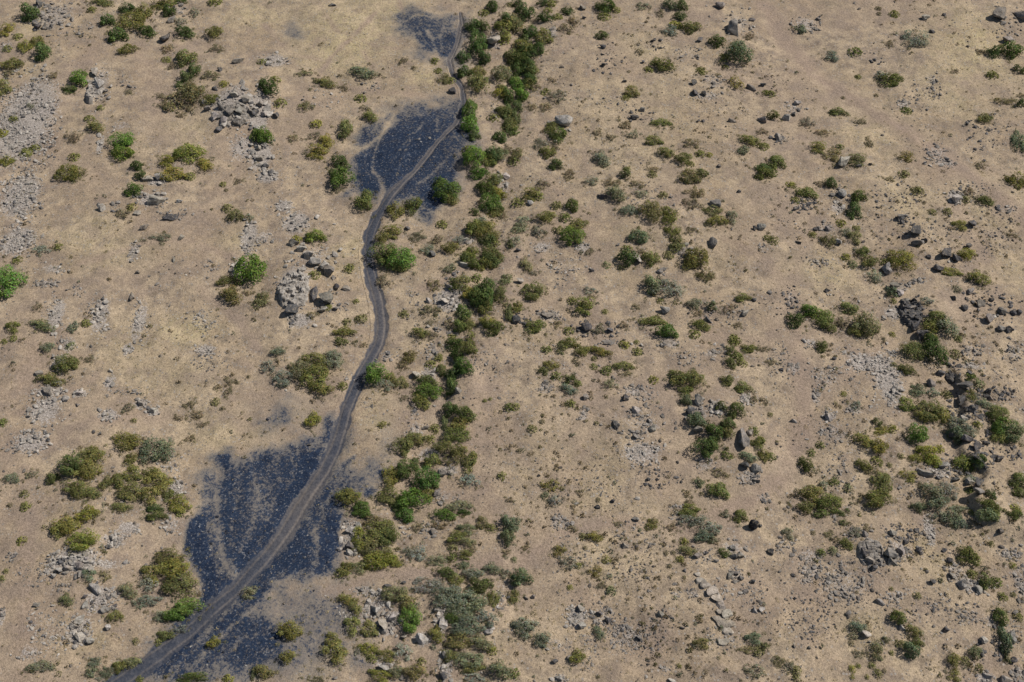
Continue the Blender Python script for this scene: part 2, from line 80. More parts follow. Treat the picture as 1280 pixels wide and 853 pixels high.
ROCKS = [
(0, 0, 4.0, """480 360 40 50 l;500 420 60 60 l;450 490 60 80 l;490 460 40 30 m;1170 470 50 40 l;1230 500 55 45 l;1260 565 60 40 k;1110 535 55 45 m;1080 585 55 45 l;1150 560 50 50 m;1120 605 45 45 l;1200 560 50 45 l;1180 610 45 40 m;1040 540 45 35 m;1210 620 40 40 m;830 190 60 60 k;860 100 50 40 m;1100 350 30 25 k;1190 305 70 35 m;195 130 45 50 k;200 20 50 45 k"""),
(320, 0, 4.0, """1185 200 80 70 l;980 455 45 35 k;100 575 40 40 k;20 520 45 40 m;40 570 40 35 l;20 790 45 40 m;50 830 45 30 k;10 740 40 35 l;380 25 50 20 k"""),
(640, 0, 4.0, """1105 140 76 90 m;1195 440 55 40 m;910 415 35 30 k;915 465 38 35 k;960 470 30 30 k;650 550 45 30 m;610 590 55 30 k;705 203 30 22 k;455 235 38 25 k;1100 605 45 30 m;460 325 30 25 k;940 200 30 30 k;355 40 40 30 m;360 90 25 20 k;260 610 110 70 l;1040 30 60 40 m;1200 100 40 20 m;1255 425 35 25 k;1250 600 50 40 m;930 605 20 18 k;955 607 20 18 k;560 405 30 20 k;655 310 20 18 k;40 225 60 40 l"""),
(960, 0, 4.0, """1150 70 85 75 m;1260 80 60 60 m;1190 200 60 40 m;785 90 50 30 l;145 515 45 30 l;90 590 60 40 l;125 575 30 20 k;375 810 70 65 l;450 830 40 22 k;510 820 25 18 k;880 75 25 15 k;820 160 40 20 k;50 690 50 40 m;1110 585 25 25 k"""),
(0, 213, 4.0, """800 35 60 40 l;740 40 80 35 l;785 150 100 60 l;855 235 95 40 k;725 285 50 38 m;900 155 40 22 l;660 630 32 50 m;870 450 20 30 m;510 190 50 40 l;690 215 40 30 l;910 335 28 40 m;690 510 30 20 k"""),
(320, 213, 4.0, """190 365 65 45 m;232 392 60 42 l;272 425 66 60 l;295 460 80 60 l;342 475 60 70 l;375 505 70 70 m;390 540 30 30 l;180 700 85 65 k;290 620 45 80 k;360 640 90 80 m;400 690 40 28 m;405 585 40 35 k;450 590 60 30 m;335 695 60 35 l;1040 470 72 40 l;940 655 50 42 l;865 655 38 32 l;760 290 30 25 k;970 580 50 40 m;1250 30 50 40 l;885 420 40 40 k"""),
(640, 213, 4.0, """450 130 55 38 k;1015 165 70 42 m;1005 365 52 58 m;1245 285 55 38 l;1215 292 30 30 k;765 700 58 45 l;630 450 40 50 l;740 505 40 30 m;400 500 30 20 k;40 555 50 35 l;20 750 60 45 k;180 725 80 40 m;370 790 70 55 k;1165 715 45 40 l;1210 650 30 22 k;980 750 50 30 k;1135 105 25 20 k;530 373 20 16 k;30 400 38 25 k;90 165 40 30 l;490 800 40 30 k"""),
(960, 213, 4.0, """668 235 58 42 m;670 262 30 22 k;735 305 82 62 k;745 360 80 46 m;780 350 32 28 k;885 415 90 58 k;935 440 46 46 k;1015 270 45 42 k;1000 380 35 30 k;845 490 60 45 k;800 432 30 24 k;595 495 62 60 l;655 615 42 42 l;625 580 60 42 m;345 355 45 50 l;370 120 52 50 l;300 295 42 28 m;235 295 26 20 k;940 145 60 45 l;680 690 50 40 k;720 690 50 40 m;700 740 50 45 k;750 720 50 40 m;735 780 60 50 k;690 650 40 30 m;770 820 70 60 k;1060 670 50 40 m;1010 605 50 35 m;1105 745 55 50 m;1165 705 60 42 k;1225 712 40 36 k;1255 710 40 42 k;1205 800 50 40 k;1160 790 50 38 m;1115 650 32 24 k;980 690 45 36 k;925 638 35 28 k;1170 640 40 18 k;295 605 34 26 k;655 335 20 16 k;150 360 35 22 k"""),
(0, 426, 3.9875, """200 165 60 32 l;240 250 70 50 m;290 215 50 30 l;330 290 50 35 l;400 260 45 32 l;455 30 18 18 k;385 320 26 20 m;470 455 26 20 m;500 462 20 24 k;240 495 26 20 k;760 350 60 36 l;700 310 44 34 l;555 150 32 22 l"""),
(320, 426, 3.9875, """930 660 64 40 l;905 760 50 42 m;800 170 50 42 l;845 435 50 28 m;265 518 30 16 k;1010 250 40 36 m;970 660 40 30 l"""),
(640, 426, 3.9875, """365 285 36 38 m;565 285 42 42 k;620 350 60 40 l;935 300 62 72 l;890 360 60 50 k;925 440 60 50 m;1150 490 66 112 m;1185 460 40 36 l;1215 640 62 52 l;1160 620 60 50 k;485 10 70 30 m;135 675 20 18 k;500 800 32 26 k;425 830 32 24 k;680 690 26 20 k;725 695 20 20 k;1215 700 42 30 k;700 440 50 36 m;620 480 42 30 m;520 420 34 60 k"""),
(960, 426, 3.9875, """860 160 60 42 k;905 190 50 55 k;960 240 90 60 k;960 300 52 60 k;1010 340 52 50 k;970 390 50 42 l;920 470 70 60 k;985 490 70 50 k;1040 530 52 50 k;1040 600 70 60 k;1000 700 60 42 l;1050 710 60 44 k;1050 750 60 42 m;810 215 60 42 m;300 385 50 40 l;130 400 34 26 l;785 660 90 50 l;870 620 60 40 l;1150 590 50 42 k;930 690 50 32 k;330 90 32 18 k;65 145 28 20 k;1095 250 45 35 k;1110 290 35 25 m"""),
(0, 640, 4.0, """480 385 62 82 l;530 490 50 42 l;430 465 40 40 l;400 540 50 56 l;370 575 60 42 l;400 630 60 50 l;455 645 60 40 l;560 130 42 32 l;540 175 32 26 k;270 320 32 30 l;545 580 38 34 l;425 425 32 24 k;575 470 32 20 k;185 465 38 28 m;345 280 55 40 m;400 270 55 45 m;435 240 50 40 l;330 230 45 36 l;380 225 45 36 m;460 290 40 36 l;300 290 40 32 l;430 215 36 30 m;810 202 22 20 k"""),
(320, 640, 4.0, """475 90 62 48 l;512 70 42 42 l;470 170 60 44 k;470 207 56 36 l;420 190 32 26 l;500 210 26 26 l;595 490 58 50 l;635 565 52 80 l;640 600 38 42 m;660 370 46 24 k;530 390 32 26 l;665 465 28 42 l;690 525 60 50 l;830 640 80 60 l;905 490 48 32 m;935 560 60 66 l;950 720 52 60 l;935 820 50 52 k;740 625 36 30 l;1160 600 60 32 l;740 355 30 18 k;640 780 70 34 l;885 100 32 38 m"""),
(640, 640, 4.0, """617 35 46 32 m;1205 68 66 56 x;1240 70 22 22 k;565 170 36 36 m;745 515 46 34 m;635 630 32 32 k;850 580 26 22 k;480 545 42 36 k;435 505 42 36 k;345 485 42 42 l;350 570 46 40 l;930 220 46 32 m;970 205 26 24 k;1100 180 40 32 l;1105 225 52 34 k;1140 215 42 40 m;1020 245 36 22 l;1090 320 36 40 m;1120 305 40 26 m;1145 330 32 30 m;1120 350 50 22 l;1200 350 40 30 k;105 425 32 28 m;70 430 28 24 m;865 295 18 24 k;215 750 36 26 k;235 830 50 32 l;800 845 50 24 l;1215 495 32 32 l;1250 490 40 26 l;
925 312 28 22 f;945 345 42 28 f;970 367 50 32 f;1002 398 50 40 f;1020 432 46 36 f;1043 466 46 40 f;1045 497 42 26 f;1075 512 46 40 f;1058 552 100 46 f;1080 597 50 40 f;1055 650 50 32 f"""),
(960, 640, 4.0, """10 200 42 34 k;485 115 42 32 m;480 205 52 60 k;505 240 60 50 m;530 280 50 42 k;610 210 80 60 m;660 190 50 70 m;620 250 60 42 m;620 105 42 42 l;690 150 42 32 k;755 195 42 40 k;560 450 46 50 l;820 350 36 32 k;970 362 62 52 l;905 245 38 32 k;920 320 42 36 m;492 612 60 42 l;670 580 42 30 l;890 590 50 34 k;1075 640 52 42 l;1065 705 38 46 k;1225 740 38 38 k;1215 630 62 70 m;1190 835 80 42 m;1050 390 40 60 l;125 318 26 18 k;135 435 20 18 k;130 675 22 20 k;205 680 22 20 k;1160 95 40 30 k;1095 820 50 40 l"""),
]
# stony ground: tile origin, magnification, "x y w h size per-area tone"
RUBBLE = [
(0, 0, 4.0, "270 90 240 180 14 55 m;490 440 130 210 15 40 l;130 600 360 500 11 60 l;1160 550 250 210 22 60 l;890 40 120 90 14 40 m;600 630 120 60 12 30 l;500 725 40 110 14 50 l;1210 740 150 150 12 40 l;30 240 80 60 12 40 l;420 150 90 130 10 30 m;200 420 140 100 10 25 m;640 420 100 90 12 30 m"),
(320, 0, 4.0, "20 560 140 240 20 50 l;90 310 170 90 13 45 l;1185 200 100 80 14 50 l;25 780 130 180 17 55 l;600 430 160 60 9 25 m;1200 540 60 80 12 40 m;330 500 200 160 9 16 l"),
(640, 0, 4.0, "200 170 70 80 13 50 m;880 270 160 80 11 30 m;1130 120 150 140 12 30 l;1000 420 130 80 12 40 m;980 490 170 60 10 30 l;520 520 240 80 9 18 m;230 640 120 120 11 25 l;640 580 180 80 10 20 k;480 320 180 120 9 16 k;700 240 160 80 9 16 k"),
(960, 0, 4.0, "190 110 150 100 12 45 m;550 305 70 26 10 60 k;1010 630 60 60 11 40 k;845 770 140 90 11 40 m;900 820 100 60 12 40 m;60 700 120 80 12 30 m;1200 130 120 160 12 30 m;780 490 240 160 9 20 m;1120 700 240 180 9 16 k;120 540 120 80 10 30 l;680 520 80 60 10 40 l;820 400 80 80 11 40 m;860 820 160 60 10 30 l"),
(0, 213, 4.0, "100 120 230 260 11 60 l;90 350 230 170 11 62 l;690 750 80 240 12 45 l;500 715 100 200 13 55 l;280 730 90 220 12 50 l;1245 330 100 190 13 60 l;230 562 160 40 13 70 m;790 60 130 60 12 50 l;760 150 160 90 12 45 l;560 190 160 60 11 30 m;670 410 70 120 11 40 l;1190 480 90 120 12 40 l;1010 740 200 140 9 25 l;260 490 160 60 10 35 l;1040 480 120 60 10 30 m;380 600 90 60 10 30 m;880 230 200 60 10 25 m"),
(320, 213, 4.0, "190 570 190 210 17 75 l;180 700 110 90 18 60 m;220 750 150 90 13 50 l;60 30 140 80 17 55 l;140 180 110 70 12 50 l;200 265 170 130 13 50 l;290 430 280 120 15 30 l;960 640 150 150 14 55 l;40 330 120 80 10 35 l;1000 560 140 120 12 30 m;790 680 120 200 9 18 m;1060 345 90 40 14 50 l;1230 60 90 120 12 30 l;960 780 200 100 12 30 m;370 660 180 120 13 35 m;1180 120 120 100 10 20 m"),
(640, 213, 4.0, "845 420 90 80 13 50 m;190 730 170 70 12 50 m;380 790 150 90 15 50 k;350 390 90 50 11 50 l;150 380 120 60 11 40 l;740 520 90 50 12 40 m;60 760 130 90 13 40 k;490 800 120 80 12 35 k;1255 405 60 60 12 40 m;280 470 240 120 9 22 l;700 180 260 220 9 12 m;1040 720 260 120 9 16 m;620 440 60 40 11 40 l;240 580 120 90 10 20 m;900 420 40 60 10 40 l"),
(960, 213, 4.0, "170 190 140 80 11 60 k;345 200 90 70 13 40 l;940 145 120 70 12 50 l;1195 210 100 50 12 40 m;720 710 160 160 22 60 k;620 720 100 80 12 50 l;1100 690 340 170 12 22 k;290 300 120 60 12 40 m;360 130 100 110 13 40 m;640 590 120 80 12 40 m;1100 320 240 240 8 14 k;250 460 200 60 9 30 m;110 660 90 120 10 45 k;740 570 120 40 12 40 m;640 140 260 160 9 18 k;1010 120 250 120 10 25 m;700 300 180 120 9 16 k;880 330 200 160 8 10 k"),
(0, 426, 3.9875, "290 110 90 120 13 45 l;250 250 200 70 13 45 l;220 350 190 170 14 60 l;160 510 200 130 12 60 l;545 200 70 100 14 50 l;540 370 120 70 13 50 l;620 265 180 90 11 25 m;700 310 90 60 13 50 l;760 350 90 50 13 55 l;630 30 60 80 12 50 l;880 740 100 110 12 45 l;1020 40 120 80 9 45 l;400 260 90 50 12 45 l;680 740 160 160 11 18 l;1060 100 180 120 8 16 m;850 620 120 120 10 26 l;340 20 90 80 12 40 l;70 540 90 70 10 30 m"),
(320, 426, 3.9875, "640 70 120 60 12 40 m;875 40 80 100 13 40 m;860 160 120 110 12 40 l;800 440 120 120 12 30 l;860 560 120 80 12 45 l;960 650 120 60 13 45 l;930 780 150 90 12 35 m;790 340 40 160 11 45 m;560 310 90 60 9 30 m;1150 130 160 140 8 14 m;460 170 60 60 10 25 l"),
(640, 426, 3.9875, "600 270 140 70 12 50 m;1015 370 110 90 14 50 l;790 20 130 70 13 50 m;485 10 110 40 12 50 m;160 245 80 80 13 55 m;355 385 60 80 13 50 m;640 430 300 190 12 34 m;640 570 260 140 11 40 l;520 420 50 120 14 45 k;700 440 90 60 13 50 m;620 480 60 40 13 50 m;990 75 90 60 13 50 m;1160 310 80 80 12 50 l;920 380 140 120 13 40 m;960 620 120 90 12 45 m;1180 690 140 90 12 45 m;700 690 280 120 9 24 k;880 100 160 80 10 26 m;820 840 120 40 11 40 m;1050 60 80 60 12 30 m;360 760 300 160 8 12 k;660 280 120 90 10 30 m;1250 800 80 60 12 40 m"),
(960, 426, 3.9875, "590 200 160 320 12 60 l;230 290 60 110 13 60 m;120 150 70 70 12 55 m;300 385 80 60 12 50 l;330 470 170 120 10 40 m;430 360 120 60 12 45 m;980 330 220 300 15 40 k;1010 60 120 110 13 40 m;1010 140 130 50 11 50 l;1220 60 130 110 12 40 m;1150 270 120 110 12 40 k;1040 620 140 220 15 45 k;840 650 160 110 12 40 l;470 120 220 120 10 45 l;900 150 120 110 14 45 k;60 120 120 200 9 20 m;280 200 160 120 10 30 l;360 660 160 200 9 18 m;1200 570 120 120 12 30 k;930 640 100 120 12 40 k;700 760 120 90 10 20 m;210 20 90 70 12 35 l;1090 490 90 90 12 30 k"),
(0, 640, 4.0, "390 255 280 150 16 60 l;580 150 160 110 13 40 l;650 90 120 80 13 50 l;490 440 160 190 13 40 l;400 600 140 180 14 50 l;10 540 60 120 12 55 m;70 230 90 60 11 40 m;540 270 200 60 12 40 l;270 280 120 120 12 35 l;240 600 240 260 10 22 l;860 70 120 100 11 30 l;560 420 120 90 12 35 l;150 710 160 100 10 30 l;180 330 200 120 9 18 m;570 480 60 40 12 45 m;340 380 140 60 10 30 m"),
(320, 640, 4.0, "480 140 120 190 14 40 l;590 480 150 120 13 40 l;640 580 160 110 13 45 l;690 530 100 90 13 45 l;830 640 120 90 13 45 l;930 560 80 160 14 45 l;950 770 90 160 14 45 l;540 390 140 60 12 35 l;600 410 120 50 12 40 l;730 100 90 140 11 20 l;870 90 120 90 12 35 m;1220 420 90 200 11 25 l;640 760 160 90 12 35 l;520 540 120 110 11 30 l;430 500 80 80 11 30 l;1160 600 90 50 12 40 l;470 60 90 70 12 40 l"),
(640, 640, 4.0, "240 60 110 90 12 50 m;320 530 130 130 11 55 l;450 520 140 120 13 40 m;570 620 230 180 10 40 m;560 580 80 40 12 50 m;905 425 100 50 11 45 m;1100 200 150 120 13 45 m;1110 330 100 70 12 40 m;770 790 60 30 11 60 m;620 120 260 140 8 14 m;620 290 260 140 8 12 k;380 700 120 200 9 20 m;940 230 120 110 11 35 m;820 420 60 40 11 40 m;1020 480 180 240 9 20 l;720 600 220 240 8 12 k;240 830 90 50 11 40 l;830 30 80 70 12 40 m;230 660 140 90 9 26 l;1200 420 140 120 9 20 m;1030 660 160 80 9 28 l;340 180 240 160 8 12 m"),
(960, 640, 4.0, "210 230 140 110 12 45 m;210 300 120 80 13 50 m;190 345 80 60 13 50 m;370 370 280 220 11 40 m;520 240 140 140 15 50 m;640 210 150 140 14 50 m;660 120 220 90 12 40 k;720 200 120 100 12 40 k;920 310 120 130 13 50 m;970 370 110 90 13 45 l;1200 220 150 80 12 45 m;1250 360 70 220 12 45 m;1250 800 80 110 14 50 m;1090 830 100 80 13 50 l;1105 560 90 80 12 40 m;760 490 180 60 11 30 k;800 100 60 180 10 50 l;1040 390 90 90 12 45 l;1120 700 160 140 12 35 k;1010 520 160 120 10 30 m;620 480 60 60 10 30 m;1210 620 110 140 13 40 m;200 560 300 240 8 12 k;440 120 140 80 12 40 m;840 470 160 140 9 20 k;80 180 120 90 11 26 m;880 230 90 70 12 35 k;620 440 110 60 11 35 l"),
]

# ---------------------------------------------------------------- camera (a drone looking down at a hillside)
PITCH = math.radians(52.0)
VFOV = math.radians(36.0)
DIST = 120.0
CAM = np.array([0.0, -DIST*math.cos(PITCH), DIST*math.sin(PITCH)])
TV = math.tan(VFOV/2); TH = TV*1280/853
FWD = np.array([0, math.cos(PITCH), -math.sin(PITCH)])
UP = np.array([0, math.sin(PITCH), math.cos(PITCH)])
cam_data = bpy.data.cameras.new('camera')
cam = bpy.data.objects.new('camera', cam_data); COL.objects.link(cam)
cam.location = CAM; cam.rotation_euler = (math.pi/2-PITCH, 0, 0)
cam_data.sensor_fit = 'HORIZONTAL'; cam_data.angle = 2*math.atan(TH)
cam_data.clip_start = 1; cam_data.clip_end = 20000
scene.camera = cam

# ---------------------------------------------------------------- noise
def _hash(ix, iy, seed):
    h = (ix.astype(np.int64)*374761393 + iy.astype(np.int64)*668265263 + seed*974711) & 0x7fffffff
    h = ((h ^ (h >> 13))*1274126177) & 0x7fffffff
    return ((h ^ (h >> 16)) & 0xffff)/65535.0
def vnoise(x, y, seed=0):
    ix = np.floor(x); iy = np.floor(y); fx = x-ix; fy = y-iy
    ux = fx*fx*(3-2*fx); uy = fy*fy*(3-2*fy)
    a = _hash(ix, iy, seed); b = _hash(ix+1, iy, seed); c = _hash(ix, iy+1, seed); d = _hash(ix+1, iy+1, seed)
    return (a*(1-ux)+b*ux)*(1-uy)+(c*(1-ux)+d*ux)*uy
def fbm(x, y, seed=0, octv=4):
    s = 0; a = .5; t = 0
    for i in range(octv):
        s = s+a*vnoise(x*2**i+i*17.3, y*2**i-i*9.1, seed+i*11); t += a; a *= .5
    return s/t
def sstep(a, b, x):
    t = np.clip((x-a)/(b-a), 0, 1); return t*t*(3-2*t)

def ray(u, v):
    nx = (np.asarray(u, float)-640)/640*TH; ny = -(np.asarray(v, float)-426.5)/426.5*TV
    return np.stack([nx, ny*UP[1]+FWD[1], ny*UP[2]+FWD[2]], -1)
def flat(pts):                                                  # survey position on level ground
    p = np.array(pts, float); d = ray(p[:, 0], p[:, 1]); t = -CAM[2]/d[:, 2]
    return (CAM[None]+d*t[:, None])[:, :2]
def seg_dist(x, y, P, W=None):
    """distance to a polyline, with a weight read off along it"""
    best = np.full(x.shape, 1e9); wv = np.zeros(x.shape); side = np.zeros(x.shape)
    for i in range(len(P)-1):
        a = P[i]; b = P[i+1]; d = b-a; L2 = d@d
        t = np.clip(((x-a[0])*d[0]+(y-a[1])*d[1])/L2, 0, 1)
        dd = np.hypot(x-a[0]-t*d[0], y-a[1]-t*d[1]); m = dd < best
        best = np.where(m, dd, best)
        if W is not None: wv = np.where(m, W[i]*(1-t)+W[i+1]*t, wv)
    return best, wv
def seg_side(x, y, P):
    """signed distance, positive to the right of a line running down the slope, and the fraction along it"""
    best = np.full(x.shape, 1e9); sg = np.zeros(x.shape); al = np.zeros(x.shape)
    for i in range(len(P)-1):
        a = P[i]; b = P[i+1]; d = b-a; t = np.clip(((x-a[0])*d[0]+(y-a[1])*d[1])/(d@d), 0, 1)
        dd = np.hypot(x-a[0]-t*d[0], y-a[1]-t*d[1]); m = dd < best; best = np.where(m, dd, best)
        c = (x-a[0])*d[1]-(y-a[1])*d[0]; sg = np.where(m, -np.sign(c)*dd, sg); al = np.where(m, (i+t)/(len(P)-1), al)
    return sg, al
def poly_sd(x, y, P):
    """signed distance to a polygon, positive inside"""
    n = len(P); best = np.full(x.shape, 1e9); ins = np.zeros(x.shape, bool)
    for i in range(n):
        a = P[i]; b = P[(i+1) % n]; d = b-a
        t = np.clip(((x-a[0])*d[0]+(y-a[1])*d[1])/(d@d+1e-9), 0, 1)
        best = np.minimum(best, np.hypot(x-a[0]-t*d[0], y-a[1]-t*d[1]))
        c = ((a[1] > y) != (b[1] > y))
        with np.errstate(divide='ignore', invalid='ignore'):
            xi = (b[0]-a[0])*(y-a[1])/(b[1]-a[1]+1e-12)+a[0]
        ins ^= c & (x < xi)
    return np.where(ins, best, -best)

# ---------------------------------------------------------------- survey lines
TRACK = [(575,18),(577,32),(569,57),(561,74),(566,92),(577,107),(580,125),(570,152),(546,177),(517,212),(490,240),(472,268),(463,288),(460,310),(462,333),(467,353),(473,375),(476,403),(473,425),(457,456),(444,484),(433,509),(427,531),(417,559),(404,586),(389,609),(372,634),(353,667),(328,700),(295,737),(265,762),(232,792),(200,817),(166,842),(140,862)]
TR_HALF = [0.3,.5,.6,.75,.75,.75,.75,.75,.75,.8,.9,1.0,1.05,1.05,1.05,1.05,1.05,1.05,1.0,1.0,1.0,1.05,1.1,1.15,1.2,1.25,1.25,1.2,1.2,1.2,1.2,1.25,1.3,1.35,1.35]
# 0 = black cinder, 1 = worn to pale brown dust
TR_PALE = [.5,.5,.5,.4,.3,.28,.28,.30,.34,.36,.25,.10,.06,.08,.12,.18,.22,.26,.25,.18,.14,.10,.10,.20,.34,.40,.34,.24,.16,.10,.06,.03,.02,.02,.02]
TRW = flat(TRACK); TR_HALF = [q*(.52 if 1 < i < 10 else .80) for i, q in enumerate(TR_HALF)]
GULLY = flat([(668,-10),(655,60),(645,110),(640,170),(622,260),(610,330),(606,380),(577,425),(566,470),(556,520),(530,570),(512,640)])
RIDGE = flat([(1185,455),(1200,500),(1205,560),(1215,620),(1222,680)])
PALE_TRAILS = [  # (line, half width m, strength)
 ([(495,138),(480,163),(460,180),(441,190),(428,202)], .55, .85), ([(486,150),(474,172),(466,196),(466,214)], .22, .6), ([(517,165),(503,182),(488,202)], .2, .5), ([(546,146),(547,162)], .22, .5),
 ([(467,214),(476,224),(479,240),(474,254)], .5, .8), ([(530,150),(512,176),(500,200),(496,222)], .18, .4), ([(458,186),(455,204),(462,222)], .2, .4), ([(556,170),(530,196),(505,226)], .22, .6), ([(560,195),(540,215),(522,228)], .3, .45),
 ([(270,590),(269,640),(272,677),(282,708),(298,722)], .55, .85), ([(262,590),(258,640),(263,690),(276,715)], .22, .5), ([(246,606),(250,640),(246,670)], .2, .3), ([(292,570),(298,600),(290,640),(288,690)], .25, .45),
 ([(312,572),(322,610),(316,650),(300,690)], .3, .5), ([(340,565),(350,600),(335,650),(308,700)], .3, .45), ([(362,560),(366,590),(345,640)], .2, .4),
 ([(380,640),(392,662),(396,684),(394,706)], .28, .6), ([(398,610),(404,640),(412,675)], .2, .5), ([(420,545),(445,556),(455,590),(450,640)], .5, .4), ([(430,560),(410,596),(384,640),(350,690)], .28, .7), ([(440,575),(424,600),(404,632)], .3, .6), ([(455,580),(430,606),(412,626)], .25, .5),
 ([(535,42),(545,60),(548,72)], .35, .5), ([(505,30),(520,22),(540,24)], .35, .5), ([(520,36),(530,52),(546,66)], .2, .4), ([(556,32),(550,48),(553,64)], .25, .4),
 ([(352,735),(318,760),(280,790),(235,835)], .25, .6), ([(395,705),(360,722),(325,748)], .3, .5), ([(420,700),(380,722)], .2, .3), ([(330,790),(300,800),(270,830)], .3, .5), ([(240,720),(262,735),(285,735)], .2, .4)]
DUST_TRAILS = [
 ([(470,18),(446,44),(414,72),(385,112)], .35, .8), ([(498,0),(506,24),(522,42)], .4, .8), ([(330,30),(362,68),(402,76)], .4, .6), ([(400,8),(420,40),(470,60),(500,64)], .35, .6), ([(360,80),(400,104),(470,112),(540,118)], .6, .5), ([(450,60),(470,92),(478,130)], .3, .6), ([(310,330),(230,300),(180,305),(100,330)], .5, .6), ([(250,360),(300,400),(320,430)], .5, .5), ([(60,560),(110,525),(200,520)], .9, .6), ([(8,520),(60,505),(120,470)], .6, .5), ([(470,430),(500,470),(505,520)], .5, .4), ([(330,830),(370,800),(420,760),(470,722)], .6, .6), ([(350,850),(400,800),(440,770)], .4, .6), ([(690,230),(740,300),(745,420)], .8, .4), ([(880,420),(960,430),(1010,300),(1015,210)], .8, .45), ([(1110,430),(1060,470),(1000,520)], .8, .4),
 ([(955,5),(985,50),(1020,95),(1060,120),(1110,150),(1150,175),(1200,215),(1280,275)], 1.6, .8),
 ([(995,440),(1003,500),(1000,550),(975,600),(930,632),(860,660)], 1.3, .75), ([(860,660),(760,655),(700,670),(660,700),(560,715),(470,720),(400,745)], 1.0, .7),
 ([(38,640),(36,720),(34,800),(30,853)], 1.0, .6), ([(0,500),(40,470),(48,430)], 1.6, .5), ([(1150,650),(1170,672),(1215,740),(1240,853)], .8, .4), ([(1000,440),(990,380),(960,330),(900,300)], 1.1, .5),
 ([(120,60),(105,95),(60,150)], 1.5, .4), ([(170,60),(200,110),(190,160),(215,170)], 1.6, .4), ([(300,200),(240,290),(160,350),(60,360),(0,420)], 2.0, .3),
 ([(590,330),(560,345),(525,360)], .7, .6), ([(1190,250),(1215,300),(1240,340)], 1.2, .4), ([(760,430),(720,560),(690,640),(680,700)], 2.5, .35), ([(600,460),(600,560),(610,640)], 2.2, .4)]
CINDER = [  # polygon, softness m, density
 ([(500,24),(528,17),(560,20),(582,26),(585,50),(577,68),(566,84),(548,78),(533,70),(520,57),(506,42)], 2.6, .63), ([(510,34),(530,36),(545,46),(562,40),(576,46),(572,64),(556,76),(536,68),(520,54)], 1.0, .78),
 ([(443,170),(468,158),(490,146),(512,132),(545,126),(572,122),(586,150),(583,172),(592,186),(580,205),(570,228),(556,258),(540,268),(524,258),(504,252),(486,262),(470,256),(443,240),(436,215),(438,188)], 1.9, .74),
 ([(442,196),(470,182),(500,165),(535,160),(550,175),(525,205),(490,235),(470,245),(445,236)], .9, .86), ([(520,235),(545,215),(575,205),(562,245),(542,264),(528,254)], .7, .86), ([(500,150),(540,140),(560,150),(540,172),(510,170)], 1.2, .74),
 ([(296,563),(320,562),(335,567),(345,560),(385,555),(405,552),(414,536),(424,535),(430,560),(425,590),(440,600),(436,630),(429,650),(427,672),(415,690),(420,712),(387,725),(352,735),(325,748),(290,775),(262,800),(205,853),(140,858),(217,787),(252,760),(250,722),(240,705),(226,685),(230,660),(243,640),(246,598),(264,588),(276,570)], 1.6, .72),
 ([(229,664),(246,640),(264,645),(266,690),(280,720),(262,755),(250,760),(252,724),(240,706),(228,686)], .5, .92), ([(274,568),(292,566),(292,620),(286,680),(278,690),(274,640)], .6, .82), ([(322,562),(345,562),(352,576),(330,590),(318,580)], .7, .76),
 ([(372,562),(404,556),(398,590),(372,626),(340,664),(306,712),(290,715),(300,680),(335,635),(360,600)], .6, .92), ([(366,650),(385,655),(428,640),(424,672),(412,690),(420,712),(396,720),(360,716),(335,715),(345,690)], .7, .80), ([(400,640),(429,640),(425,672),(413,690),(418,710),(400,712)], .5, .9),
 ([(248,768),(275,755),(262,785),(225,818),(180,850),(150,856),(215,795)], .6, .88),
 ([(348,500),(362,492),(370,505),(367,528),(345,532),(330,540),(325,528)], 1.6, .56),
 ([(425,585),(445,575),(468,566),(482,588),(476,612),(462,632),(446,628),(430,620)], 1.2, .54), ([(470,586),(482,584),(482,602),(472,604)], .5, .7), ([(448,608),(470,606),(468,626),(452,626)], .6, .74), ([(425,575),(446,566),(440,584),(424,596)], .4, .66),
 ([(330,714),(352,733),(318,762),(284,800),(244,845),(205,860),(240,806),(290,750)], .7, .76),
 ([(285,765),(340,768),(358,790),(352,815),(325,838),(262,856),(205,856),(250,800),(300,752),(326,748)], 1.2, .72), ([(318,788),(352,790),(350,808),(330,822),(316,812)], .8, .78), ([(270,795),(290,790),(300,815),(280,828)], .6, .66),
 ([(320,745),(360,730),(420,715),(450,740),(460,790),(450,830),(380,853),(280,853),(250,830),(290,790)], 2.4, .42), ([(425,590),(470,560),(480,520),(500,560),(490,610),(450,640)], 2.0, .30), ([(320,545),(330,490),(380,480),(420,500),(410,550)], 2.2, .25), ([(470,135),(520,115),(570,118),(560,135),(500,150)], 1.6, .32), ([(480,20),(520,5),(585,15),(590,40),(520,60)], 2.4, .26),
 ([(436,812),(448,820),(460,833),(440,840)], 1.2, .58), ([(408,512),(418,512),(415,545),(402,556)], .8, .72),
 ([(358,28),(372,26),(382,36),(374,46),(362,42)], 1.6, .50), ([(430,800),(455,812),(452,838),(432,830)], 1.5, .48),
 ([(405,800),(415,812),(405,830),(395,820)], 1.2, .5)]
WORN = [  # u, v, half extents, how much of the black is worn off
 (322,625,17,32,.20), (360,728,26,10,.16), (300,755,20,12,.14), (560,60,10,16,.12), (560,140,16,14,.14), (565,185,14,22,.12), (520,245,10,10,.16), (395,672,9,26,.2)]
